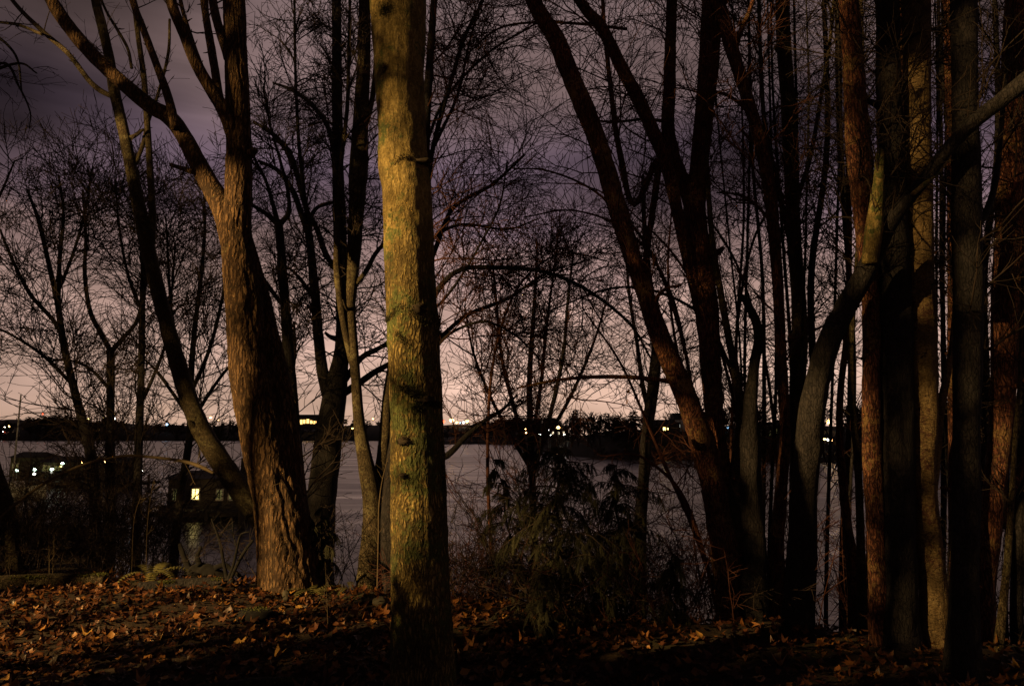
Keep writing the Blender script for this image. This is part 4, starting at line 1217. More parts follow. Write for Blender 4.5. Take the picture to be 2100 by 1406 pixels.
# pale dead stalks in the left brush and one in front of the leaves
for k, (lab, st, dp) in enumerate((
        ('pale dead stalk rooted in the leaves left of the bramble', [(101, 1192, 1.3), (101, 1150, 1.3), (100, 1085, 1.0)], 7.6),
        ('pale forked dead stalk by the lying log', [(108, 1180, 1.3), (110, 1120, 1.3), (114, 1090, 1.0), (124, 1082, 0.7)], 7.8),
        ('tall pale stalk left of the fern', [(270, 1180, 1.6), (273, 1090, 1.3), (278, 1050, 1.3), (288, 1020, 1.0)], 8.0),
        ('taller pale stalk beside the fern', [(300, 1180, 1.6), (301, 1100, 1.3), (306, 1040, 1.3), (314, 990, 1.0)], 8.1),
        ('thin pale stalk standing alone in front of the leaf bank', [(673, 1295, 1.0), (671, 1240, 1.0), (668, 1180, 0.7), (667, 1155, 0.7)], 5.9),
        ('pale stalk against the foot of the forked tree', [(558, 1192, 1.3), (557, 1120, 1.0), (556, 1050, 1.0), (552, 990, 0.7)], 7.1),
        ('pale stalk between the swollen stem and the middle trunk', [(776, 1100, 2.9), (777, 1040, 2.6), (783, 990, 2.3), (795, 940, 2.0)], 7.8))):
    tree('dead_stalk', lab, dp, [st], mat='twig_pale', twig='twig_pale', cat='stalk', group='pale dead stalks', seed=140 + k, sides=6, flare=0,
         spec=[dict(n1=5.00, l1=0.14, n2=1.25, l2=0.06, n3=0.00, r1=0.003, r2=0.002, r3=0.002, t0=0.4)])

# dead branch standing in front of the water
tree('dead_branch', 'dead forked branch sticking up black against the water below the lit window', 8.2,
     [[(468, 1200, 8.8), (458, 1150, 6.6), (452, 1115, 5.5), (444, 1090, 4.4), (434, 1065, 2.8)],
      [(466, 1190, 6.6), (478, 1160, 6.1), (487, 1120, 5.0), (494, 1095, 3.9), (510, 1090, 2.2)],
      [(474, 1185, 7.7), (490, 1150, 7.2), (505, 1125, 6.6), (518, 1108, 5.5)],
      [(484, 1118, 3.3), (478, 1090, 2.8), (476, 1060, 1.7)],
      [(450, 1105, 2.8), (462, 1085, 2.2), (478, 1080, 1.1)]],
     mat='wood_black', twig='wood_black', cat='branch', seed=150, sides=9, flare=0, spec=[dict(n1=2.50, l1=0.2, n2=1.25, l2=0.1, n3=0.00, r1=0.004, r2=0.003, r3=0.002)])


# --- cedar sapling and other evergreens
def spray_mesh(bm_v, bm_f, p, d, L, rg, down, w=0.008):
    """flat drooping spray: a rib with paired scale-leaf blades"""
    n = 7
    side = np.cross(d, [0, 0, 1.0])
    ns = np.linalg.norm(side)
    side = side / ns if ns > 1e-3 else np.array([1.0, 0, 0])
    cur = np.array(p)
    dd = np.array(d)
    for s in range(n):
        dd = dd + np.array([0, 0, -down / n]) + rg.normal(0, 0.06, 3)
        dd /= np.linalg.norm(dd)
        nxt = cur + dd * L / n
        for sg in (-1, 1):
            bl = L * 0.38 * (1 - s / n * 0.7) * rg.uniform(0.7, 1.2)
            tip = cur + dd * bl * 0.75 + side * sg * bl * 0.5 + np.array([0, 0, -0.25 * bl])
            off = np.cross(tip - cur, side + dd * 0.3)
            k = np.linalg.norm(off)
            off = off / k * w if k > 1e-6 else np.array([0, w, 0])
            lat = dd * w
            i = len(bm_v)
            mid = (cur + tip) / 2
            bm_v += [cur, mid + lat, tip, mid - lat * 0.6 + off * 0.3]
            bm_f.append((i, i + 1, i + 2, i + 3))
        i = len(bm_v)
        bm_v += [cur - side * w * 0.4, cur + side * w * 0.4, nxt + side * w * 0.3, nxt - side * w * 0.3]
        bm_f.append((i, i + 1, i + 2, i + 3))
        cur = nxt


def cedar(name, label, px, Y, top_py, nb, maxlen, droop=1.1, group=None, seed=0, t0=0.05, lean=0.0, mat='needle'):
    rg = np.random.default_rng(seed)
    X = (px - CX) / F * Y
    z0 = float(terrain(X, Y))
    ztop = at(px, top_py, Y)[2]
    H = ztop - z0
    T_ = empty(name, (X, Y, z0))
    tag(T_, label, 'tree', group)
    n = 10
    tp = np.array([[lean * (i / n) ** 2 + 0.02 * rg.normal(), 0.02 * rg.normal(), -0.15 + (H + 0.15) * i / n] for i in range(n + 1)])
    tr = np.linspace(0.022 * max(1, H / 2), 0.004, n + 1)
    obj('trunk', trunk_mesh('trunk', tp, tr, M['bark_dark'], sides=9, step=0.06), T_)
    V, Fc = [], []
    for b_ in range(nb):
        t = t0 + (0.98 - t0) * (b_ + rg.random()) / nb
        f = t * n
        i = min(int(f), n - 1)
        p = tp[i] + (tp[i + 1] - tp[i]) * (f - i)
        az = b_ * 2.4 + rg.normal(0, 0.4)
        L = maxlen * (1.05 - t) ** 0.6 * rg.uniform(0.45, 1.15)
        d = np.array([math.cos(az), math.sin(az), 0.35])
        d /= np.linalg.norm(d)
        m_ = 8
        pts = [p]
        cur = p.copy()
        for s in range(1, m_):
            d = d + np.array([0, 0, -droop * rg.uniform(0.04, 0.26)]) + rg.normal(0, 0.13, 3)
            d /= np.linalg.norm(d)
            cur = cur + d * L / (m_ - 1)
            pts.append(cur.copy())
        pts = np.array(pts)
        tb = Tubes()
        tb.add(pts, np.linspace(0.008, 0.0025, m_), 4)
        obj('branch', tb.mesh('branch', M['twig']), T_)
        for s in range(1, m_):
            dirb = pts[s] - pts[s - 1]
            dirb /= np.linalg.norm(dirb)
            for sg in (-1, -0.4, 0.4, 1):
                if rg.random() < 0.08:
                    continue
                sd = np.cross(dirb, [0, 0, 1.0])
                dv = dirb * 0.45 + sd * sg * rg.uniform(0.3, 1.0) + np.array([0, 0, -0.45]) + rg.normal(0, 0.28, 3)
                dv /= np.linalg.norm(dv)
                spray_mesh(V, Fc, pts[s], dv, rg.uniform(0.08, 0.22) * min(1.2, 0.5 + L), rg, droop)
    me = mesh_np('crown', np.array(V), [np.array(Fc)], M[mat])
    obj('crown', me, T_)
    return T_


cedar('cedar_sapling', 'young drooping cedar standing dark against the water right of the middle trunk', 1143, 6.5, 905, 62, 1.0, 1.0, seed=3)
cedar('cedar_sapling', 'small feathery cedar at the foot of the young drooping cedar', 1120, 5.6, 1205, 14, 0.22, 1.2, seed=4)
cedar('cedar_sapling', 'small cedar with fanned sprays right of the forked tree foot', 672, 7.7, 1035, 18, 0.40, 1.2, seed=5)
cedar('cedar_sapling', 'leaning cedar sapling tucked behind the young drooping cedar', 1060, 7.3, 935, 30, 0.5, 1.2, seed=6, lean=-0.25)
cedar('cedar_sapling', 'spreading dark cedar sapling left of the clump of trunks', 1262, 6.6, 945, 44, 0.85, 1.0, seed=8)
cedar('cedar_sapling', 'low dark cedar seedling on the black ground by the clump', 1370, 6.1, 1130, 16, 0.42, 1.2, seed=9)


def fern(label, px, Y, n, L, seed):
    rg = np.random.default_rng(seed)
    X = (px - CX) / F * Y
    z0 = float(terrain(X, Y))
    T_ = empty('sword_fern', (X, Y, z0))
    tag(T_, label, 'fern', 'sword ferns on the bank')
    for k in range(n):
        az = k * 2.4 + rg.normal(0, 0.3)
        d = np.array([math.cos(az), math.sin(az), 1.5])
        d /= np.linalg.norm(d)
        V, Fc = [], []
        cur = np.array([0, 0, 0.0])
        ln = L * rg.uniform(0.7, 1.1)
        for s in range(16):
            d = d + np.array([0, 0, -0.14])
            d /= np.linalg.norm(d)
            nxt = cur + d * ln / 16
            sd = np.cross(d, [0, 0, 1.0])
            sd /= np.linalg.norm(sd)
            wl = ln * 0.13 * math.sin(math.pi * (0.15 + 0.8 * s / 16))
            for sg in (-1, 1):
                i = len(V)
                tip = cur + sd * sg * wl + d * wl * 0.25 + np.array([0, 0, -0.2 * wl])
                V += [cur, cur + d * ln / 40, tip, (cur + tip) / 2 - d * ln / 50]
                Fc.append((i, i + 1, i + 2, i + 3))
            cur = nxt
        obj('frond', mesh_np('frond', np.array(V), [np.array(Fc)], M['fern']), T_)


fern('yellowish fern beside the pale stalks left of the water gap', 340, 7.9, 12, 0.55, 1)
fern('dim fern on the bank edge between the forked tree and the swollen stem', 655, 7.3, 10, 0.42, 2)
fern('small fern against the base of the swollen stem', 735, 7.4, 9, 0.36, 4)


# ------------------------------------------------------------------ logs, stump, stones on the bank
def log(label, px0, py0, px1, py1, Y0, Y1, r, mat, moss, seed, name='fallen_log'):
    a, b_ = at(px0, py0, Y0), at(px1, py1, Y1)
    a[2] = float(terrain(a[0], a[1])) + r * 0.45
    b_[2] = float(terrain(b_[0], b_[1])) + r * 0.45
    T_ = empty(name, (a + b_) / 2)
    tag(T_, label, 'log')
    mid = (a + b_) / 2 + np.array([0, 0.05, 0.01])
    me = trunk_mesh('log_body', [a, mid, b_], [r, r * 0.95, r * 0.8], M[mat], sides=22, step=0.03, rough=0.05, lump=0.12, furrow=0.04, seed=seed)
    obj('log_body', shift(me, (a + b_) / 2), T_)
    rg = np.random.default_rng(seed)
    for k in range(moss):
        t = rg.random()
        c = a + (b_ - a) * t + np.array([0, 0, r * 0.8])
        tag(clump('moss', c, r * 0.8, 240, 0.018, M['moss_green'], T_, (a + b_) / 2, seed=seed + k, squash=(1.6, 0.8, 0.35)), kind='stuff')
    return T_


log('long mossy log lying along the back edge of the leaves at the left', -60, 1185, 215, 1178, 7.3, 7.7, 0.085, 'bark_grey', 8, 1)
log('short dark log half buried at the water gap', 285, 1182, 480, 1176, 7.3, 7.5, 0.07, 'bark_dark', 3, 2)
log('mossy log low in the leaves at the bottom edge of the picture', 395, 1400, 640, 1366, 4.45, 4.75, 0.06, 'bark_dark', 9, 3)

# root mass at the gap
rm = empty('root_mound', at(425, 1196, 8.3))
tag(rm, 'black upturned root mound between the leaves and the water', 'root')
b0 = np.array(rm.location)
rg = np.random.default_rng(9)
rd = [[(385, 1205, 20), (398, 1178, 34), (424, 1172, 38), (452, 1182, 30), (480, 1200, 18)], [(392, 1176, 14), (376, 1140, 11), (368, 1115, 7)],
      [(410, 1160, 12), (405, 1140, 9), (412, 1120, 5)], [(440, 1166, 12), (462, 1160, 10), (490, 1180, 8), (505, 1196, 5)]]
for k, st in enumerate(rd):
    p, r = stem3d(st, 8.3, 0.1)
    obj('root', shift(trunk_mesh('root', p, r, M['wood_black'], sides=14, step=0.03, rough=0.2, lump=0.3, seed=k), b0), rm)


def lumpy(name, label, cat, px, Y, sx, sy, sz, mat, seed, sink=0.3, moss=False, flat=1.0):
    X = (px - CX) / F * Y
    z0 = float(terrain(X, Y))
    n, k = 12, 20
    th = np.linspace(0, np.pi, n)[:, None]
    ph = np.linspace(0, 2 * np.pi, k, endpoint=False)[None]
    x, y, z = np.sin(th) * np.cos(ph), np.sin(th) * np.sin(ph), np.cos(th) + 0 * ph
    rr_ = 1 + 0.18 * vnoise(x * 2 + 5 + seed, y * 2 + z * 2 + 5, seed) + 0.07 * vnoise(x * 5 + 9, y * 5 + z * 5 + 9, seed + 1)
    z = np.minimum(z * rr_, flat)
    v = np.stack([x * rr_ * sx, y * rr_ * sy, z * sz + sz * (1 - sink)], -1).reshape(-1, 3)
    i = np.arange(n - 1)[:, None] * k
    j = np.arange(k)[None]
    qf = np.stack([i + j, i + k + j, i + k + (j + 1) % k, i + (j + 1) % k], -1).reshape(-1, 4)
    T_ = empty(name, (X, Y, z0))
    tag(T_, label, cat)
    obj('body', mesh_np('body', v, [qf], M[mat], smooth=True), T_)
    if moss:
        clump('moss', (0, 0, sz * (1 - sink) + sz * min(flat, 0.9)), sx * 0.8, 300, 0.016, M['moss_green'], T_, (0, 0, 0), seed=seed, squash=(1, sy / sx, 0.15))
    return T_


lumpy('tree_stump', 'low flat topped mossy stump among the leaves', 'stump', 545, 6.35, 0.17, 0.13, 0.07, 'wood_black', 3, 0.35, True, 0.75)
lumpy('stone', 'grey rounded stone close left of the middle trunk', 'stone', 790, 6.6, 0.07, 0.06, 0.05, 'stone', 4, 0.5)
lumpy('stone', 'mossy low stone between the swollen stem and the middle trunk', 'stone', 768, 6.7, 0.07, 0.05, 0.045, 'stone', 5, 0.2, True)
lumpy('stone', 'small pale stone at the foot of the forked tree', 'stone', 605, 7.1, 0.04, 0.04, 0.055, 'stone', 6, 0.2)

# ------------------------------------------------------------------ fallen leaves
def leaf_shape(lobes, curl, fold, seed):
    """lobed leaf of unit span: outline fan about the midrib, curled and folded"""
    rg = np.random.default_rng(seed)
    out = []
    for k in range(lobes):
        a = math.pi * (-0.80 + 1.60 * k / (lobes - 1))
        L = 0.5 * (0.62 + 0.38 * math.cos(a * 0.9)) * rg.uniform(0.85, 1.1)
        out.append((a, L))
        if k < lobes - 1:
            a2 = math.pi * (-0.80 + 1.60 * (k + 0.5) / (lobes - 1))
            out.append((a2, 0.27 * rg.uniform(0.8, 1.15)))
    pts = [(0, 0)] + [(L * math.sin(a), L * math.cos(a)) for a, L in out] + [(0, -0.10)]
    v = []
    for x, y in pts:
        z = curl * (x * x * 2.2 + y * y * 1.1) + fold * abs(x) + rg.normal(0, 0.025)
        v.append((x, y, z))
    n = len(pts)
    f = [(0, i + 1, i) for i in range(1, n - 2)] + [(0, n - 1, n - 2), (0, 1, n - 1)]
    # leaf stalk
    i = len(v)
    v += [(0.010, -0.08, 0.01), (-0.010, -0.08, 0.01), (0.03, -0.42, 0.05 + 0.1 * curl)]
    f.append((i, i + 1, i + 2))
    return np.array(v), np.array(f)


PROT = [leaf_shape(7, 0.55, 0.15, 1), leaf_shape(5, 0.9, -0.1, 2), leaf_shape(7, -0.4, 0.25, 3), leaf_shape(5, 1.4, 0.3, 4), leaf_shape(3, 0.5, 0.5, 5), leaf_shape(7, 0.2, 0.05, 6), leaf_shape(5, -0.9, 0.2, 7), leaf_shape(3, 1.1, -0.2, 8)]


def rot_mats(n, tilt, rg):
    az = rg.uniform(0, 2 * np.pi, n)
    tx = rg.normal(0, tilt, n)
    ty = rg.normal(0, tilt, n)
    c, s = np.cos(az), np.sin(az)
    Z = np.zeros(n)
    O = np.ones(n)
    Rz = np.stack([np.stack([c, -s, Z], -1), np.stack([s, c, Z], -1), np.stack([Z, Z, O], -1)], 1)
    c, s = np.cos(tx), np.sin(tx)
    Rx = np.stack([np.stack([O, Z, Z], -1), np.stack([Z, c, -s], -1), np.stack([Z, s, c], -1)], 1)
    c, s = np.cos(ty), np.sin(ty)
    Ry = np.stack([np.stack([c, Z, s], -1), np.stack([Z, O, Z], -1), np.stack([-s, Z, c], -1)], 1)
    return Rz @ Rx @ Ry


rg = np.random.default_rng(77)
NL = 25000
lx = rg.uniform(-8.5, 6.5, NL * 2)
ly = rg.uniform(1.6, 9.5, NL * 2)
edge = np.interp(lx, *EDGE)
keep = (ly < edge + 0.35 + 0.3 * rg.normal(size=len(lx)))
dens = np.clip(np.interp(lx, [-9, -2, 0.4, 1.3, 3, 7], [1, 1, 1, 0.6, 0.4, 0.4]) + 0.15 * vnoise(lx * 1.2, ly * 1.2, 51), 0, 1)
keep &= rg.random(len(lx)) < dens
keep &= ((lx + 0.55) ** 2 + (ly - 4.1) ** 2) > 0.19 ** 2
lx, ly = lx[keep][:NL], ly[keep][:NL]
NLk = len(lx)
lz = terrain(lx, ly) + 0.008 + 0.035 * rg.random(NLk) ** 1.5
size = np.clip(rg.normal(0.080, 0.024, NLk), 0.035, 0.15)
pick = rg.integers(0, len(PROT), NLk)
tint_l = np.clip(rg.beta(1.6, 2.6, NLk) * 0.95, 0, 0.97)
Rm = rot_mats(NLk, 0.38, rg)
VV, FF, TT, base = [], [], [], 0
for k, (pv, pf) in enumerate(PROT):
    s_ = np.where(pick == k)[0]
    v = np.einsum('nij,vj->nvi', Rm[s_], pv) * size[s_][:, None, None] + np.stack([lx[s_], ly[s_], lz[s_]], -1)[:, None, :]
    VV.append(v.reshape(-1, 3))
    FF.append((pf[None] + (np.arange(len(s_)) * len(pv))[:, None, None] + base).reshape(-1, 3))
    TT.append(np.repeat(tint_l[s_], len(pf)))
    base += len(s_) * len(pv)
lit = obj('leaf_litter', mesh_np('leaf_litter', np.vstack(VV), [np.vstack(FF)], M['leaf_mass'], attr=np.concatenate(TT)))
tag(lit, 'thick litter of brown fallen maple leaves covering the bank', 'leaves', kind='stuff')

# the leaves that show largest are single pieces of the ground
leaf_me = [mesh_np('leaf', pv, [pf], M['leaf_one']) for pv, pf in PROT]
special = [(571, 1322, 5.1, 0.13), (632, 1243, 6.3, 0.16), (622, 1215, 6.9, 0.12), (432, 1215, 6.9, 0.13), (398, 1250, 6.2, 0.14), (625, 1375, 4.6, 0.15), (785, 1250, 6.2, 0.2), (735, 1288, 5.6, 0.15),
           (770, 1284, 5.6, 0.13), (1000, 1240, 6.3, 0.14), (1010, 1298, 5.5, 0.16), (1150, 1275, 5.8, 0.14), (1130, 1340, 4.9, 0.15), (975, 1385, 4.5, 0.14), (1565, 1290, 5.6, 0.11), (1385, 1330, 5.1, 0.12),
           (1480, 1370, 4.7, 0.13), (1840, 1382, 4.5, 0.12), (1990, 1395, 4.4, 0.14), (2060, 1385, 4.5, 0.13)]
cand = []
for px, py, Y, s in special:
    p = at(px, py, Y)
    cand.append((p[0], p[1], s))
while len(cand) < 300:
    px = rg.uniform(-40, 2140)
    py = 1190 + 225 * rg.random()
    Y = 1.6 * F / (py - 893) * 1.0
    X = (px - CX) / F * Y
    if Y > np.interp(X, *EDGE) + 0.1 or (X + 0.55) ** 2 + (Y - 4.1) ** 2 < 0.25 ** 2:
        continue
    if px > 1200 and rg.random() < 0.55:
        continue
    cand.append((X, Y, float(np.clip(rg.normal(0.105, 0.022), 0.07, 0.17))))
for i, (X, Y, s) in enumerate(cand):
    o = bpy.data.objects.new('leaf', leaf_me[int(rg.integers(0, len(leaf_me)))])
    o.location = (X, Y, float(terrain(X, Y)) + 0.045)
    o.rotation_euler = (float(rg.normal(0.12, 0.22)), float(rg.normal(0, 0.22)), float(rg.uniform(0, 6.28)))
    o.scale = (s, s, s)
    link(o, ground)

# a few leaves still hanging in the clump
for k, (px, py, Y) in enumerate(((1288, 804, 6.9), (1301, 816, 6.9), (1286, 824, 6.9), (1380, 577, 6.4), (1388, 588, 6.4), (1234, 575, 8.0), (1016, 1106, 7.9), (1022, 1118, 7.9))):
    o = bpy.data.objects.new('hanging_leaf', leaf_me[k % len(leaf_me)])
    o.location = at(px, py, Y)
    o.rotation_euler = (1.2 + 0.3 * k, 0.4 * k, k)
    s = 0.07 if k < 6 else 0.09
    o.scale = (s, s, s)
    tag(o, ['withered leaf hanging highest of three under the arching branch', 'withered leaf hanging rightmost of three under the arching branch', 'withered leaf hanging lowest of three under the arching branch',
            'curled leaf hanging by the wide forked tree', 'second curled leaf close below the one by the forked tree', 'dead leaf caught in the twigs above the bare bush',
            'upper of two rusty leaves hanging in the shrub by the water', 'lower of two rusty leaves hanging in the shrub by the water'][k], 'leaf', 'withered leaves still hanging on twigs')
    link(o)

# ------------------------------------------------------------------ far shores
def shore(name, label, prof, waterpx, seed, depth_m=60, rise=None):
    """low hill: prof = [(px, ground height in m above water at the back)], waterpx = [(px, py of the waterline)]"""
    xs = np.array([p[0] for p in prof], float)
    hs = np.array([p[1] for p in prof], float)
    px = np.linspace(xs[0], xs[-1], 90)
    wl = np.interp(px, [w[0] for w in waterpx], [w[1] for w in waterpx])
    Y0 = (EYE[2] - WATER_Z) * F / (wl - 893.0)
    h = np.interp(px, xs, hs)
    rows = []
    for t in (-0.05, 0.0, 0.05, 0.3, 0.6, 1.0, 1.6):
        Y = Y0 + depth_m * t
        z = WATER_Z + np.where(t <= 0, -1.0 if t < 0 else -0.15, h * max(0, min(1, t)) ** 0.6 * (1 + 0.08 * vnoise(px * 0.03 + seed, px * 0 + t * 4, seed)))
        rows.append(np.column_stack([(px - CX) / F * Y, Y, z]))
    V = np.vstack(rows)
    n = len(px)
    i = np.arange(len(rows) - 1)[:, None] * n
    j = np.arange(n - 1)[None]
    qf = np.stack([i + j, i + j + 1, i + n + j + 1, i + n + j], -1).reshape(-1, 4)
    o = obj(name, mesh_np(name, V, [qf], M['far_soil'], smooth=True))
    tag(o, label, kind='structure')

    def ground_z(px_, t):
        w = np.interp(px_, [a[0] for a in waterpx], [a[1] for a in waterpx])
        Y = (EYE[2] - WATER_Z) * F / (w - 893.0) + depth_m * t
        return (px_ - CX) / F * Y, Y, WATER_Z + np.interp(px_, xs, hs) * min(1, max(t, 0)) ** 0.6
    return ground_z


def wood_variant(seed, evergreen=False, thick=1.0):
    """unit-height tree: bare branching or a pointed evergreen"""
    global R
    keepR = R
    R = np.random.default_rng(seed)
    tb = Tubes()
    if evergreen:
        tr = np.array([[[0, 0, 0], [0, 0, 0.5], [0, 0, 1.0]]])
        tb.add(tr, np.array([[0.02, 0.012, 0.003]]), 3)
        P1, R1 = sprout(tr, np.array([[0.02, 0.012, 0.003]]), 70, 0.08, 0.98, 1.75, 0.15, 0.24, 0.2, 3, 0.1, -0.05, 0.03, 0.010)
        tb.add(P1, R1 * 1.5 * thick, 3)
    else:
        tr = np.cumsum(np.concatenate([np.zeros((1, 1, 3)), R.normal(0, 0.012, (1, 6, 3)) + [0, 0, 0.14]], axis=1), axis=1)
        rr_ = np.linspace(0.02, 0.006, 7)[None]
        tb.add(tr, rr_ * thick, 3)
        P1, R1 = sprout(tr, rr_, 11, 0.12, 1, 0.75, 0.25, 0.45, 0.25, 4, 0.1, 0.08, 0.013, 0.006)
        tb.add(P1, R1 * thick, 3)
        P2, R2 = sprout(P1, R1, 7.5, 0.2, 1, 0.7, 0.25, 0.19, 0.3, 3, 0.12, 0.06, 0.013, 0.006)
        tb.add(P2, R2 * thick, 3)
    R = keepR
    v_ = np.vstack(tb.v)
    v_[:, 2] /= v_[:, 2].max()
    return v_, np.vstack(tb.f)


WV1 = [wood_variant(201, thick=1.5), wood_variant(202, thick=1.5), wood_variant(203, thick=1.5), wood_variant(204, True, 1.3)]
WV3 = [wood_variant(205, thick=3.2), wood_variant(206, thick=3.2), wood_variant(207, thick=3.2), wood_variant(208, True, 2.0)]


def wood(name, label, gz, prof, n, seed, tmin=0.05, tmax=1.0, ever=0.12, wide=(0.8, 1.2), avoid=(), WV=None):
    WV = WV or WV1
    """prof: (px, py of the tree tops)"""
    rg_ = np.random.default_rng(seed)
    V, Fc, base = [], [], 0
    xs = [p[0] for p in prof]
    ys = [p[1] for p in prof]
    for k in range(n):
        px = rg_.uniform(xs[0], xs[-1])
        t = rg_.uniform(tmin, tmax)
        X, Y, z = gz(px, t)
        top = np.interp(px, xs, ys) + 3
        if any(abs(px - a_) < w_ and Y < y_ + 1 for a_, w_, y_ in avoid):
            top = max(top, 905.0)
        ztop = at(px, top, Y)[2]
        h = (ztop - z) * (rg_.uniform(0.62, 1.06))
        if h < 1.0:
            continue
        e = rg_.random() < ever
        v, f = WV[3] if e else WV[int(rg_.integers(0, 3))]
        a = rg_.uniform(0, 6.28)
        w_ = min(h, 16) * rg_.uniform(*wide)
        if e:
            w_ *= 0.8
        x = v[:, 0] * math.cos(a) - v[:, 1] * math.sin(a)
        y = v[:, 0] * math.sin(a) + v[:, 1] * math.cos(a)
        V.append(np.column_stack([X + x * w_, Y + y * w_, z - 0.3 + v[:, 2] * h]))
        Fc.append(f + base)
        base += len(v)
    o = obj(name, mesh_np(name, np.vstack(V), [np.vstack(Fc)], M['far_wood']))
    tag(o, label, 'woods', kind='stuff')


g_left = shore('far_shore_hill', 'low dark hill of the far left shore', [(-300, 16), (60, 21), (110, 24), (200, 20), (330, 15), (470, 15), (600, 14), (760, 16), (900, 15), (1150, 19)], [(-300, 903), (1150, 903.5)], 1, 120)
wood('far_woods', 'dark treeline along the far left shore', g_left, [(-60, 862), (0, 864), (50, 853), (95, 843), (140, 845), (190, 852), (250, 855), (350, 862), (430, 858), (500, 855), (560, 862), (615, 872), (655, 872), (690, 858), (740, 852), (800, 853), (870, 858), (900, 868), (960, 870), (985, 856), (1020, 850), (1100, 850)], 220, 5, 0.0, 1.0, 0.2, (1.2, 2.0), WV=WV3)
g_mid = shore('middle_shore', 'middle stretch of shore with lit boat sheds', [(880, 3), (960, 4), (1060, 6), (1150, 6)], [(880, 911), (980, 910), (1070, 912), (1150, 914)], 2, 50)
wood('far_woods', 'dark bare trees behind the lit sheds across the water', g_mid, [(890, 884), (940, 882), (980, 872), (1010, 858), (1060, 852), (1140, 850)], 60, 6, 0.3, 1.2, 0.1, (0.9, 1.4), WV=WV3)
HEAD_GAPS = [(1077, 9, 240), (1107, 9, 190), (1126, 9, 190), (1145, 22, 192), (1372, 24, 160), (1402, 18, 162), (1494, 14, 153), (1583, 30, 158), (1628, 28, 160), (1699, 26, 150)]
g_right = shore('near_headland', 'dark wooded headland on the right', [(1055, 1.5), (1120, 3.5), (1250, 5.5), (1500, 6.8), (1800, 7.0), (2500, 7.0)], [(1055, 921), (1120, 926), (1180, 935), (1250, 941), (1500, 945), (1750, 947), (2500, 955)], 3, 45)
wood('far_woods', 'bare trees covering the dark headland on the right', g_right, [(1060, 858), (1100, 846), (1150, 838), (1200, 834), (1260, 842), (1300, 836), (1360, 842), (1420, 828), (1480, 815), (1560, 816), (1640, 818), (1760, 812), (2150, 800)], 330, 7, 0.10, 1.0, 0.2, (0.75, 1.25), avoid=HEAD_GAPS)
g_brush = g_right
wood('shore_brush', 'low dark brush along the water edge of the headland', g_right, [(1060, 905), (1150, 905), (1250, 910), (1500, 915), (2150, 918)], 50, 8, 0.02, 0.10, 0.0, (1.2, 2.2))


def building(name, label, px, py_base, Y, w, d, h, roof_h, wallm, wins, win_mat, cat='house', group=None, rz=0.0, dark_wins=(), door=True):
    """gabled building; wins = [(u, v, w, h)] as shares of the front"""
    c = at(px, py_base, Y)
    T_ = empty(name, c)
    T_.rotation_euler = (0, 0, rz)
    tag(T_, label, cat, group)
    Poly().box((0, d / 2, h / 2), (w, d, h)).build('wall', M[wallm], T_)
    Poly().box((0, d / 2, -1.5), (w - 0.1, d - 0.1, 2.996)).build('foundation', M['timber'], T_)
    e = 0.25
    Poly().poly([(-w / 2 - e, -e, h + 0.003), (w / 2 + e, -e, h + 0.003), (w / 2 + e, d + e, h + 0.003), (-w / 2 - e, d + e, h + 0.003), (-w / 2 - e, d / 2, h + roof_h), (w / 2 + e, d / 2, h + roof_h)],
                [(0, 1, 5, 4), (2, 3, 4, 5), (0, 4, 3), (1, 2, 5), (3, 2, 1, 0)]).build('roof', M['roofing'], T_)
    for k, (u, v, ww, hh) in enumerate(wins):
        x = (u - 0.5) * w
        z = v * h
        fr = Poly().box((x, -0.02, z), (ww + 0.16, 0.06, hh + 0.16)).build('window', M['pale_boards'], T_)
        Poly().box((x, -0.055, z), (ww, 0.02, hh)).build('pane', M['dark_glass'] if k in dark_wins else win_mat, fr)
        Poly().box((x, -0.07, z), (0.05, 0.02, hh)).build('glazing_bar', M['timber'], fr)
    if door:
        dr = Poly().box((w * 0.36, -0.02, min(1.0, h * 0.42)), (0.9, 0.06, min(2.0, h * 0.8))).build('door', M['timber'], T_)
        Poly().box((w * 0.36 + 0.35, -0.06, 1.0), (0.05, 0.05, 0.12)).build('handle', M['metal'], dr)
    return T_


G = {'warm': glowmat('lamp_warm', (1.0, 0.55, 0.18), 16.0), 'white': glowmat('lamp_white', (0.95, 0.95, 0.85), 14.0), 'green': glowmat('lamp_greenish', (0.72, 1.0, 0.78), 8.0),
     'red': glowmat('lamp_red', (1.0, 0.08, 0.03), 7.0), 'blue': glowmat('lamp_bluish', (0.35, 0.65, 1.0), 6.0), 'teal': glowmat('lamp_teal', (0.1, 0.8, 0.75), 3.0), 'yellow': glowmat('lamp_yellow', (1.0, 0.75, 0.22), 6.0),
     'window': glowmat('lit_window', (1.0, 0.74, 0.22), 4.0), 'dim': glowmat('dim_window', (0.62, 0.60, 0.22), 0.12), 'hall': glowmat('lit_hall', (1.0, 0.55, 0.16), 3.2), 'pale': glowmat('lit_pale_window', (1.0, 0.82, 0.55), 1.6),
     'dim_white': glowmat('dim_white_lamp', (0.9, 0.9, 0.75), 1.4)}

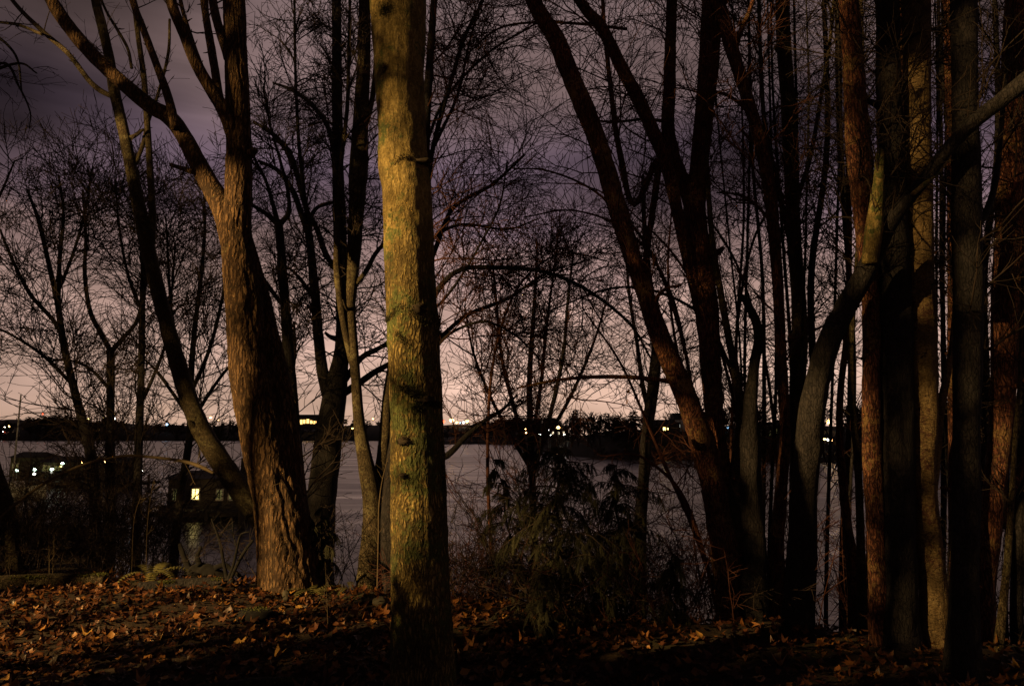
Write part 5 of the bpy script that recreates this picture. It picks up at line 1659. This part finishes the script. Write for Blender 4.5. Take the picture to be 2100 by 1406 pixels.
# lit hall on the far hill
building('hillside_hall', 'floodlit orange hall on the far hill seen left of the dark forked trunk', 634, 873, 655, 24, 12, 7.5, 3.5, 'boards',
         [(0.06, 0.75, 1.6, 2.6), (0.18, 0.5, 2.2, 4.2), (0.30, 0.55, 2.0, 3.6), (0.44, 0.6, 2.4, 4.0), (0.58, 0.5, 2.4, 3.0), (0.72, 0.45, 2.6, 2.6), (0.86, 0.4, 2.4, 2.2), (0.96, 0.35, 1.2, 1.6)], G['hall'], 'hall', door=False)
building('boat_shed', 'pale shed with bright windows on the middle shore', 1020, 908.0, 395, 13, 7, 4.2, 1.6, 'pale_boards',
         [(0.10, 0.55, 1.3, 1.2), (0.28, 0.6, 1.6, 1.4), (0.48, 0.35, 1.8, 1.6), (0.70, 0.6, 1.6, 1.2), (0.88, 0.4, 1.3, 1.5)], G['pale'], 'shed')
building('boat_shed', 'long low dark shed left of the bright shed on the middle shore', 985, 908.5, 392, 9, 6, 2.6, 1.2, 'timber', [(0.3, 0.6, 0.8, 0.6)], G['dim'], 'shed', dark_wins=())
building('shore_house', 'house with warm windows among trees on the headland left of the cedar top', 1146, 897, 190, 5.5, 5, 2.4, 1.0, 'timber', [(0.2, 0.55, 0.5, 0.7), (0.5, 0.5, 0.4, 0.6), (0.75, 0.6, 0.5, 0.5)], G['pale'], 'house', 'houses on the headland')
building('shore_house', 'house with a yellow window low between the two leaning trunks', 1372, 893, 140, 4.5, 5, 2.3, 1.0, 'timber', [(0.3, 0.6, 0.5, 0.6), (0.45, 0.6, 0.25, 0.4)], G['yellow'], 'house', 'houses on the headland')
building('shore_house', 'pale walled house glimpsed at the lit patch of the leaning stem', 1402, 884, 141, 3.0, 5, 2.4, 1.4, 'pale_boards', [(0.2, 0.5, 0.3, 0.8), (0.8, 0.5, 0.35, 0.8)], G['dim_white'], 'house', 'houses on the headland', door=False)
building('shore_house', 'house with dim pale windows behind the snag', 1582, 899, 139, 5.0, 5, 2.4, 1.0, 'timber', [(0.12, 0.5, 0.3, 1.0), (0.45, 0.45, 0.25, 0.9), (0.7, 0.6, 0.6, 0.9)], G['dim'], 'house', 'houses on the headland')
building('shore_house', 'house with tall dim windows behind the straight upright trunk', 1632, 897, 140, 5, 5, 2.6, 1.0, 'timber', [(0.25, 0.5, 0.4, 1.2), (0.7, 0.5, 0.7, 1.6)], G['dim'], 'house', 'houses on the headland')


def lamp(label, px, py, Y, col, size, group, ground=None, name='street_lamp'):
    """pole with a lamp head; size = photo pixels across the glowing head"""
    p = at(px, py, Y)
    r = size * 1.2 / 2 * Y / F
    zb = ground if ground is not None else max(WATER_Z, p[2] - 7.0)
    T_ = empty(name, (p[0], p[1], zb))
    tag(T_, label, 'lamp', group)
    h = p[2] - zb
    pr = min(0.12, max(0.02, r * 0.25))
    Poly().cyl((0, 0, -0.3), (0, 0, h + r * 0.2), pr, pr * 0.7, 6).build('pole', M['metal'], T_)
    Poly().ball((0, 0, h), r, 0.8, 6, 10).build('bulb', G[col], T_)
    Poly().cyl((0, 0, h + r * 0.82), (0, 0, h + r * 1.15), r * 0.9, r * 0.3, 8).build('lamp_cap', M['metal'], T_)
    return T_


far = 'lights on the far shore'
for px, py, Y, c, s, lab in (
        (2, 886, 650, 'white', 6.5, 'brightest white light at the left picture edge on the far shore'),
        (11, 885, 650, 'red', 4, 'reddish light beside the brightest white one at the left edge'),
        (9, 875, 650, 'white', 4, 'white light above the brightest one at the left edge'),
        (18, 874, 655, 'warm', 3.4, 'warm light right of the upper white one at the left edge'),
        (88, 848.5, 690, 'red', 2.4, 'tiny red beacon on top of the far left hill'),
        (181, 859, 690, 'yellow', 3, 'small yellow light on the left hill crest'),
        (214, 856, 690, 'yellow', 3.6, 'yellow light left of the forked shore tree'),
        (234, 850, 690, 'warm', 3, 'upper of the two lights right of the forked shore tree'),
        (235, 858, 690, 'white', 3.6, 'lower of the two lights right of the forked shore tree'),
        (343, 870, 650, 'blue', 4.6, 'blue white light low on the shore left of the leaning tree'),
        (432, 855.5, 690, 'warm', 3.8, 'warm light on the crest right of the leaning tree'),
        (449, 861, 690, 'warm', 2.4, 'faint warm light further along the crest by the forked trunk'),
        (427, 869, 650, 'dim_white', 2.6, 'faint white light below the crest right of the leaning tree'),
        (704, 859, 690, 'green', 3.0, 'greenish light right of the dark broad tree'),
        (746, 858.5, 690, 'white', 2.4, 'tiny white light right of the curving lit stem'),
        (765, 858.5, 690, 'warm', 2.8, 'tiny warm light close left of the middle trunk'),
        (723, 878, 560, 'yellow', 3.4, 'yellow light low beside the curving lit stem'),
        (909.5, 864, 690, 'red', 5.2, 'red light touching the right side of the middle trunk'),
        (926.5, 861.5, 690, 'warm', 7.5, 'brightest orange light on the far shore right of the middle trunk'),
        (937, 866, 690, 'warm', 4.2, 'orange light just right of the brightest orange one'),
        (944, 867, 690, 'blue', 2.6, 'small blue light in the orange row'),
        (950.5, 866, 690, 'white', 4.4, 'white light in the orange row'),
        (958, 863.5, 690, 'warm', 5.6, 'last orange light of the row toward the willow bush'),
        (919, 910, 388, 'white', 5.4, 'white shore light at the water beside the middle trunk'),
        (938, 910, 388, 'white', 5.4, 'second white shore light right of the one beside the middle trunk'),
        (964, 905, 392, 'white', 4.2, 'white shore light left of the pale shed')):
    lamp(lab, px, py, Y, c, s, far)
head = 'lights on the headland'
for px, py, Y, c, s, lab in (
        (1077, 880, 240, 'warm', 3.4, 'upper orange light behind the willow bush'),
        (1079, 887, 240, 'warm', 2.4, 'lower orange light behind the willow bush'),
        (1107, 890, 190, 'white', 3.2, 'white light right of the willow bush stems'),
        (1124, 881, 190, 'white', 2.4, 'tiny white light above the row by the headland house'),
        (1128, 891, 185, 'white', 3.2, 'white light in the row by the headland house'),
        (1145, 876, 190, 'warm', 5.6, 'orange light above the headland house'),
        (1157, 891.5, 180, 'white', 4.2, 'white light right of the headland house'),
        (1376, 871, 160, 'dim_white', 2.2, 'tiny white light above the yellow window'),
        (1493.5, 876.5, 152, 'blue', 4.6, 'blue light between the dark forked tree and the snag'),
        (1590, 876, 155, 'warm', 2.4, 'tiny warm light right of the snag'),
        (1621, 875.5, 158, 'warm', 3.4, 'warm light at the left side of the straight upright trunk'),
        (1700, 864, 148, 'warm', 8.5, 'brightest warm street lamp right of the slanting trunk'),
        (1702, 877, 150, 'teal', 3.4, 'teal light below the brightest street lamp'),
        (1691, 900, 121, 'warm', 3.4, 'left of three low lights below the brightest street lamp'),
        (1698, 901, 121, 'white', 4.2, 'middle of three low lights below the brightest street lamp'),
        (1705, 902, 121, 'warm', 4.2, 'rightmost of three low lights below the brightest street lamp')):
    lamp(lab, px, py, Y, c, s, head)

# ------------------------------------------------------------------ moorings on the left
def dock(label, x0, x1, Y, w, z):
    T_ = empty('dock', ((x0 + x1) / 2, Y, WATER_Z))
    tag(T_, label, 'dock')
    L = x1 - x0
    n = max(6, int(L / 0.35))
    pm = Poly().box((0, 0, 0), (L / n * 0.94, w, 0.05))
    me = None
    for k in range(n):
        if me is None:
            o = pm.build('plank', M['timber'], T_)
            me = o.data
        else:
            o = obj('plank', me, T_)
        o.location = (-L / 2 + (k + 0.5) * L / n, 0, z)
    Poly().box((0, -w / 2 + 0.06, z - 0.13), (L, 0.1, 0.2)).build('beam', M['timber'], T_)
    Poly().box((0, w / 2 - 0.06, z - 0.13), (L, 0.1, 0.2)).build('beam', M['timber'], T_)
    m_ = max(2, int(L / 3))
    for k in range(m_ + 1):
        Poly().cyl((-L / 2 + k * L / m_, -w / 2 - 0.12, -1.5), (-L / 2 + k * L / m_, -w / 2 - 0.12, z + 0.7), 0.11, 0.10, 8).build('piling', M['timber'], T_)
    return T_


dx = lambda px, Y: (px - CX) / F * Y
dock('timber dock with pilings in front of the floating home', dx(330, 38), dx(560, 38), 38.5, 1.6, 0.40)
dock('long dock behind the bramble at the mooring lights', dx(-40, 62), dx(330, 62), 62, 1.8, 0.45)
building('floating_home', 'dark floating home with one bright yellow window mirrored in the water', 440, 1036, 39.6, 5.4, 4.5, 1.5, 0.35, 'timber',
         [(0.296, 0.42, 0.36, 0.56), (0.55, 0.40, 0.28, 0.50), (0.68, 0.40, 0.30, 0.50), (0.08, 0.40, 0.22, 0.6)], G['window'], 'floating home', rz=0.0)
fh = bpy.data.objects['floating_home']
for k, ch in enumerate([c for c in fh.children if c.name.startswith('window')]):
    if k > 0:
        for p_ in ch.children:
            if p_.name.startswith('pane'):
                p_.data.materials[0] = G['dim']
Poly().box((0, 2.4, -0.35), (6.0, 5.4, 0.7)).build('float', M['timber'], fh)
building('boathouse', 'small green walled boathouse at the left edge of the moorings', 38, 975, 66, 1.8, 4, 1.7, 0.5, 'boards', [(0.3, 0.5, 0.5, 0.5)], G['dim'], 'boathouse', 'boathouses at the moorings')
building('boathouse', 'wider boathouse with a lit green wall among the mooring lights', 104, 978, 64, 2.2, 4, 1.35, 0.5, 'boards', [(0.3, 0.6, 0.7, 0.5), (0.75, 0.6, 0.5, 0.4)], G['dim'], 'boathouse', 'boathouses at the moorings')
building('boathouse', 'dark low boathouse right of the mooring lights', 205, 982, 60, 2.8, 4, 1.3, 0.5, 'timber', [(0.3, 0.5, 0.4, 0.3)], G['dim'], 'boathouse', 'boathouses at the moorings')

# sailing boat with the tall bare mast
sb = empty('sailing_boat', (dx(28, 52), 52, WATER_Z))
tag(sb, 'moored sailing boat with a tall thin bare mast at the left edge', 'boat')
hv = []
for k, (x, hw, zt) in enumerate(((-2.6, 0.75, 0.7), (-1.2, 1.0, 0.62), (0.5, 1.05, 0.62), (2.0, 0.7, 0.75), (3.2, 0.05, 0.95))):
    hv += [(x, -hw, zt), (x, -hw * 0.6, -0.2), (x, hw * 0.6, -0.2), (x, hw, zt)]
hf = []
for k in range(4):
    a = k * 4
    for i in range(3):
        hf.append((a + i, a + i + 1, a + i + 5, a + i + 4))
    hf.append((a + 3, a, a + 4, a + 7))
hf += [(0, 3, 2, 1), (16, 17, 18, 19)]
Poly().poly(hv, hf).build('hull', M['hull'], sb)
Poly().box((0.2, 0, 0.85), (2.2, 1.2, 0.5), 0, 0.85).build('cabin', M['hull'], sb)
Poly().cyl((0.6, 0, 0.6), (0.6, 0, 7.6), 0.07, 0.05, 8).build('mast', M['metal'], sb)
Poly().cyl((0.6, 0, 1.5), (-2.2, 0, 1.55), 0.05, 0.05, 8).build('boom', M['metal'], sb)

moor = 'lamps at the moorings'
for px, py, Y, c, s, lab in (
        (35, 964, 61, 'green', 5.2, 'greenish dock lamp nearest the tall mast'),
        (71.5, 962, 61, 'green', 6.2, 'upper greenish lamp of the bright pair at the moorings'),
        (70.5, 971, 60, 'white', 5.4, 'lower white lamp of the bright pair at the moorings'),
        (106.5, 962, 61, 'green', 5.6, 'greenish dock lamp in front of the wider boathouse'),
        (105.5, 968.5, 60, 'dim_white', 4, 'faint lamp under the greenish one at the wider boathouse'),
        (128, 950, 63, 'green', 5.2, 'greenish lamp raised at the end of the wider boathouse'),
        (125, 956, 63, 'yellow', 3.2, 'small yellow lamp just under the raised greenish one'),
        (167, 948, 60, 'warm', 4, 'warm lamp left of the bent sapling crest'),
        (216, 946.5, 60, 'warm', 3.6, 'warm lamp above the bent sapling'),
        (234, 944, 60, 'yellow', 4, 'yellow lamp right above the bent sapling'),
        (276, 968, 52, 'dim_white', 4, 'dim lamp below the bent sapling'),
        (291, 965.5, 52, 'white', 3.4, 'white lamp right of the dim one below the bent sapling'),
        (279.5, 1003, 44, 'blue', 6, 'bluish white lamp low in the dark brush')):
    lamp(lab, px, py, Y, c, s, moor, ground=WATER_Z, name='dock_lamp')

# mooring piles with cross beams
mpile = empty('mooring_piles', (dx(524, 35), 35, WATER_Z))
tag(mpile, 'group of tall mooring piles with cross beams left of the forked trunk', 'mooring piles')
for k, (px, top, w) in enumerate(((521, 927, 9), (508, 938, 6), (531, 950, 6), (514, 962, 5))):
    x = dx(px, 35) - dx(524, 35)
    zt = at(px, top, 35)[2] - WATER_Z
    Poly().cyl((x, 0.4 * k - 0.6, -1.5), (x, 0.4 * k - 0.6, zt), w / 2 * 35 / F, w / 2.2 * 35 / F, 8).build('pile', M['timber'], mpile)
for k, (pa, ya, pb, yb) in enumerate(((496, 948, 532, 937), (500, 970, 545, 965), (506, 1000, 545, 996))):
    a = at(pa, ya, 34.2) - np.array(mpile.location)
    b_ = at(pb, yb, 34.2) - np.array(mpile.location)
    Poly().cyl(a, b_, 0.07, 0.07, 6).build('cross_beam', M['timber'], mpile)

# ------------------------------------------------------------------ the street lamp by the road behind the camera that lights the trunks
sl = empty('street_lamp', (LAMP_POS[0] - 1.2, LAMP_POS[1], 0))
tag(sl, 'sodium street lamp on a tall post by the path behind the viewpoint', 'lamp')
Poly().cyl((0, 0, -0.3), (0, 0, LAMP_POS[2] + 0.25), 0.09, 0.06, 12).build('pole', M['metal'], sl)
Poly().cyl((0, 0, LAMP_POS[2] + 0.2), (1.0, 0, LAMP_POS[2] + 0.3), 0.04, 0.035, 8).build('arm', M['metal'], sl)
Poly().box((1.2, 0, LAMP_POS[2] + 0.28), (0.6, 0.26, 0.12), 0, 0.8).build('lamp_head', M['metal'], sl)
Poly().box((1.2, 0, LAMP_POS[2] + 0.19), (0.42, 0.2, 0.05)).build('lens', glowmat('sodium_lens', (1.0, 0.58, 0.16), 12.0), sl)
ld = bpy.data.lights.new('lamp_light', 'POINT')
ld.energy = LAMP_POWER
ld.color = (1.0, 0.63, 0.22)
ld.shadow_soft_size = 0.12
lo = bpy.data.objects.new('lamp_light', ld)
lo.location = (1.2, 0, LAMP_POS[2])
link(lo, sl)

# evergreens, bare trees and a laurel bush, added unseen to block and dapple lamplight
def unseen(label, az, dist, h, r, seed, nb=26, t0=0.22):
    x = LAMP_POS[0] + dist * math.cos(math.radians(az))
    y = LAMP_POS[1] + dist * math.sin(math.radians(az))
    rg_ = np.random.default_rng(seed)
    T_ = empty('unseen_tree', (x, y, 0))
    tag(T_, label, 'tree')
    p = np.array([[0, 0, -0.3], [0.01, 0, h * 0.3], [rg_.normal(0, 0.02), rg_.normal(0, 0.02), h * 0.65], [rg_.normal(0, 0.08), rg_.normal(0, 0.08), h]])
    rr_ = np.array([r * 1.15, r, r * 0.75, r * 0.3])
    obj('trunk', trunk_mesh('trunk', p, rr_, M['bark_grey'], sides=16, step=0.1, flare=0.3, seed=seed), T_)
    X, q_, L = resample(p, rr_, n=20)
    tb = Tubes()
    P1, R1 = sprout(X[None], q_[None], nb, t0, 1, 0.9, 0.25, 1.9, 0.25, 8, 0.12, 0.05, 0.03, 0.010)
    tb.add(P1, R1, 6)
    P2, R2 = sprout(P1, R1, 7, 0.2, 1, 0.8, 0.25, 0.7, 0.3, 5, 0.14, 0.03, 0.012, 0.006)
    tb.add(P2, R2, 4)
    P3, R3 = sprout(P2, R2, 4, 0.2, 1, 0.8, 0.25, 0.3, 0.3, 4, 0.14, 0.03, 0.007, 0.004)
    tb.add(P3, R3, 3)
    obj('crown', tb.mesh('crown', M['twig']), T_)


def columnar(label, az, dist, rad, h, n, seed, gaps=0.0, lift=0.0, tiers=None, skip=()):
    """added light-blocking evergreen at an azimuth and distance from the street lamp"""
    rg_ = np.random.default_rng(seed)
    x = LAMP_POS[0] + dist * math.cos(math.radians(az))
    y = LAMP_POS[1] + dist * math.sin(math.radians(az))
    T_ = empty('shading_evergreen', (x, y, 0))
    tag(T_, label, 'tree', 'evergreens added for shade')
    t = rg_.random(n)
    a = rg_.uniform(0, 6.28, n)
    wob = 1 + 0.3 * vnoise(a / 6.28 * 6, t * h * 1.5, seed, 6)
    rr_ = rad * np.minimum(1, 3.2 * (1 - t)) * np.minimum(1, 0.55 + 2 * t) * wob * (0.3 + 0.7 * np.sqrt(rg_.random(n)))
    P = np.stack([rr_ * np.cos(a), rr_ * np.sin(a), t * h + 0.05 + lift], -1)
    if gaps > 0:
        k_ = vnoise(P[:, 2] * 2.6 + seed, a * 0.6 + seed, seed + 3) > gaps * 2 - 1
        P = P[k_]
    slant = P[:, 2] + 0.05 * vnoise(P[:, 0] * 3 + 7, P[:, 1] * 3 + 7, seed + 5)
    if tiers:
        k_ = rg_.random(len(P)) < 0.03
        for lo_, hi_ in tiers:
            k_ |= (slant > lo_) & (slant < hi_)
        P = P[k_]
        slant = slant[k_]
    for lo_, hi_ in skip:
        k_ = (slant < lo_) | (slant > hi_) | (rg_.random(len(P)) < 0.15)
        P, slant = P[k_], slant[k_]
    n = len(P)
    a = rg_.normal(size=(n, 3)) + [0, 0, 0.8]
    a /= np.linalg.norm(a, axis=1, keepdims=True)
    b_ = np.cross(a, rg_.normal(size=(n, 3)))
    b_ /= np.linalg.norm(b_, axis=1, keepdims=True)
    v = np.stack([P - a * 0.10, P + b_ * 0.045, P + a * 0.10, P - b_ * 0.045], 1).reshape(-1, 3)
    obj('crown', mesh_np('crown', v, [np.arange(n * 4).reshape(-1, 4)], M['needle']), T_)
    obj('trunk', trunk_mesh('trunk', [(0, 0, -0.2), (0.02, 0, lift + h * 0.5), (0, 0, lift + h * 0.95)], [0.07, 0.05, 0.01], M['bark_dark'], sides=10, step=0.15), T_)


columnar('columnar evergreen added for shade, fourth from the viewpoint', 57.5, 7.0, 0.61, 9.0, 4800, 401, 0.25)
columnar('columnar evergreen added for shade, fifth from the viewpoint', 65.0, 7.0, 0.66, 9.0, 4800, 402, 0.25)
columnar('columnar evergreen added for shade, sixth from the viewpoint', 74.0, 7.0, 0.68, 9.0, 5400, 403, 0.15)
columnar('columnar evergreen added for shade, seventh from the viewpoint', 83.0, 7.0, 0.68, 9.0, 5700, 404)
columnar('columnar evergreen added for shade, eighth from the viewpoint', 93.0, 7.0, 0.68, 9.0, 5700, 405)
columnar('columnar evergreen added for shade, ninth from the viewpoint', 103.0, 7.0, 0.68, 9.0, 5700, 406)
columnar('columnar evergreen added for shade, second from the viewpoint', 35.0, 9.0, 0.58, 7.6, 6000, 407, 0.1, skip=((2.45, 3.35), (3.70, 4.10)))
columnar('tiered evergreen added for shade with open gaps between its layers', 26.9, 9.0, 0.52, 6.3, 5200, 408, tiers=((0, 3.0), (3.64, 3.68), (4.22, 4.34), (4.95, 5.0), (5.55, 6.4)))  # tier gaps shaped to throw lit bands on the right trunks
columnar('broad evergreen beyond the viewpoint added for shade', 21.5, 9.5, 0.45, 6.0, 3000, 409, 0.2)
unseen('bare roadside tree by the path between the evergreens', 40.5, 6.2, 7.5, 0.10, 303)
unseen('slim bare roadside tree added to dapple the lit trunk', 32.6, 6.5, 7.5, 0.05, 304, 12, 0.58)
unseen('slim straight roadside tree added to shade the thickest dark trunk', 28.52, 10.0, 7.0, 0.055, 305, 11)
unseen('slim straight roadside tree added to shade the straight black trunk', 26.5, 10.4, 7.0, 0.06, 306, 10)

columnar('tall evergreen added for shade with its lower branches gone', 39.0, 9.0, 0.62, 3.4, 2400, 410, 0.2, lift=4.3)
columnar('tall evergreen added for shade with a bare stem, next to the street lamp', 46.0, 8.0, 0.75, 3.0, 2600, 411, 0.2, lift=5.35)

columnar('tall evergreen added for shade with a bare stem, second from the street lamp', 52.5, 7.5, 0.55, 3.4, 2200, 412, 0.2, lift=4.9)

# unseen laurel bush added to shade the middle trunk's foot
lau = empty('shading_laurel', (-3.30, 2.62, 0))
lau.rotation_euler = (0, 0, math.radians(-61))
tag(lau, 'dense evergreen laurel bush added unseen to shade the middle trunk foot', 'bush')
rg = np.random.default_rng(5)
n = 5600
d = rg.normal(size=(n, 3))
d /= np.linalg.norm(d, axis=1, keepdims=True)
P = d * (0.45 + 0.55 * rg.random((n, 1))) * [1.05, 0.45, 1.0] + [0, 0, 0.92]
P[:, 2] = np.maximum(P[:, 2], 0.03)
a = rg.normal(size=(n, 3))
a /= np.linalg.norm(a, axis=1, keepdims=True)
b_ = np.cross(a, rg.normal(size=(n, 3)))
b_ /= np.linalg.norm(b_, axis=1, keepdims=True)
v = np.stack([P - a * 0.07, P + b_ * 0.03, P + a * 0.07, P - b_ * 0.03], 1).reshape(-1, 3)
obj('foliage', mesh_np('foliage', v, [np.arange(n * 4).reshape(-1, 4)], M['needle']), lau)
tb = Tubes()
st = np.zeros((9, 4, 3))
for k in range(9):
    e = d[k] * [0.8, 0.4, 0.3] + [0, 0, 0.9]
    for s in range(4):
        st[k, s] = e * s / 3 + [0.05 * math.cos(k), 0.05 * math.sin(k), -0.05]
tb.add(st, np.tile(np.linspace(0.025, 0.01, 4), (9, 1)), 6)
obj('stem', tb.mesh('stem', M['bark_dark']), lau)
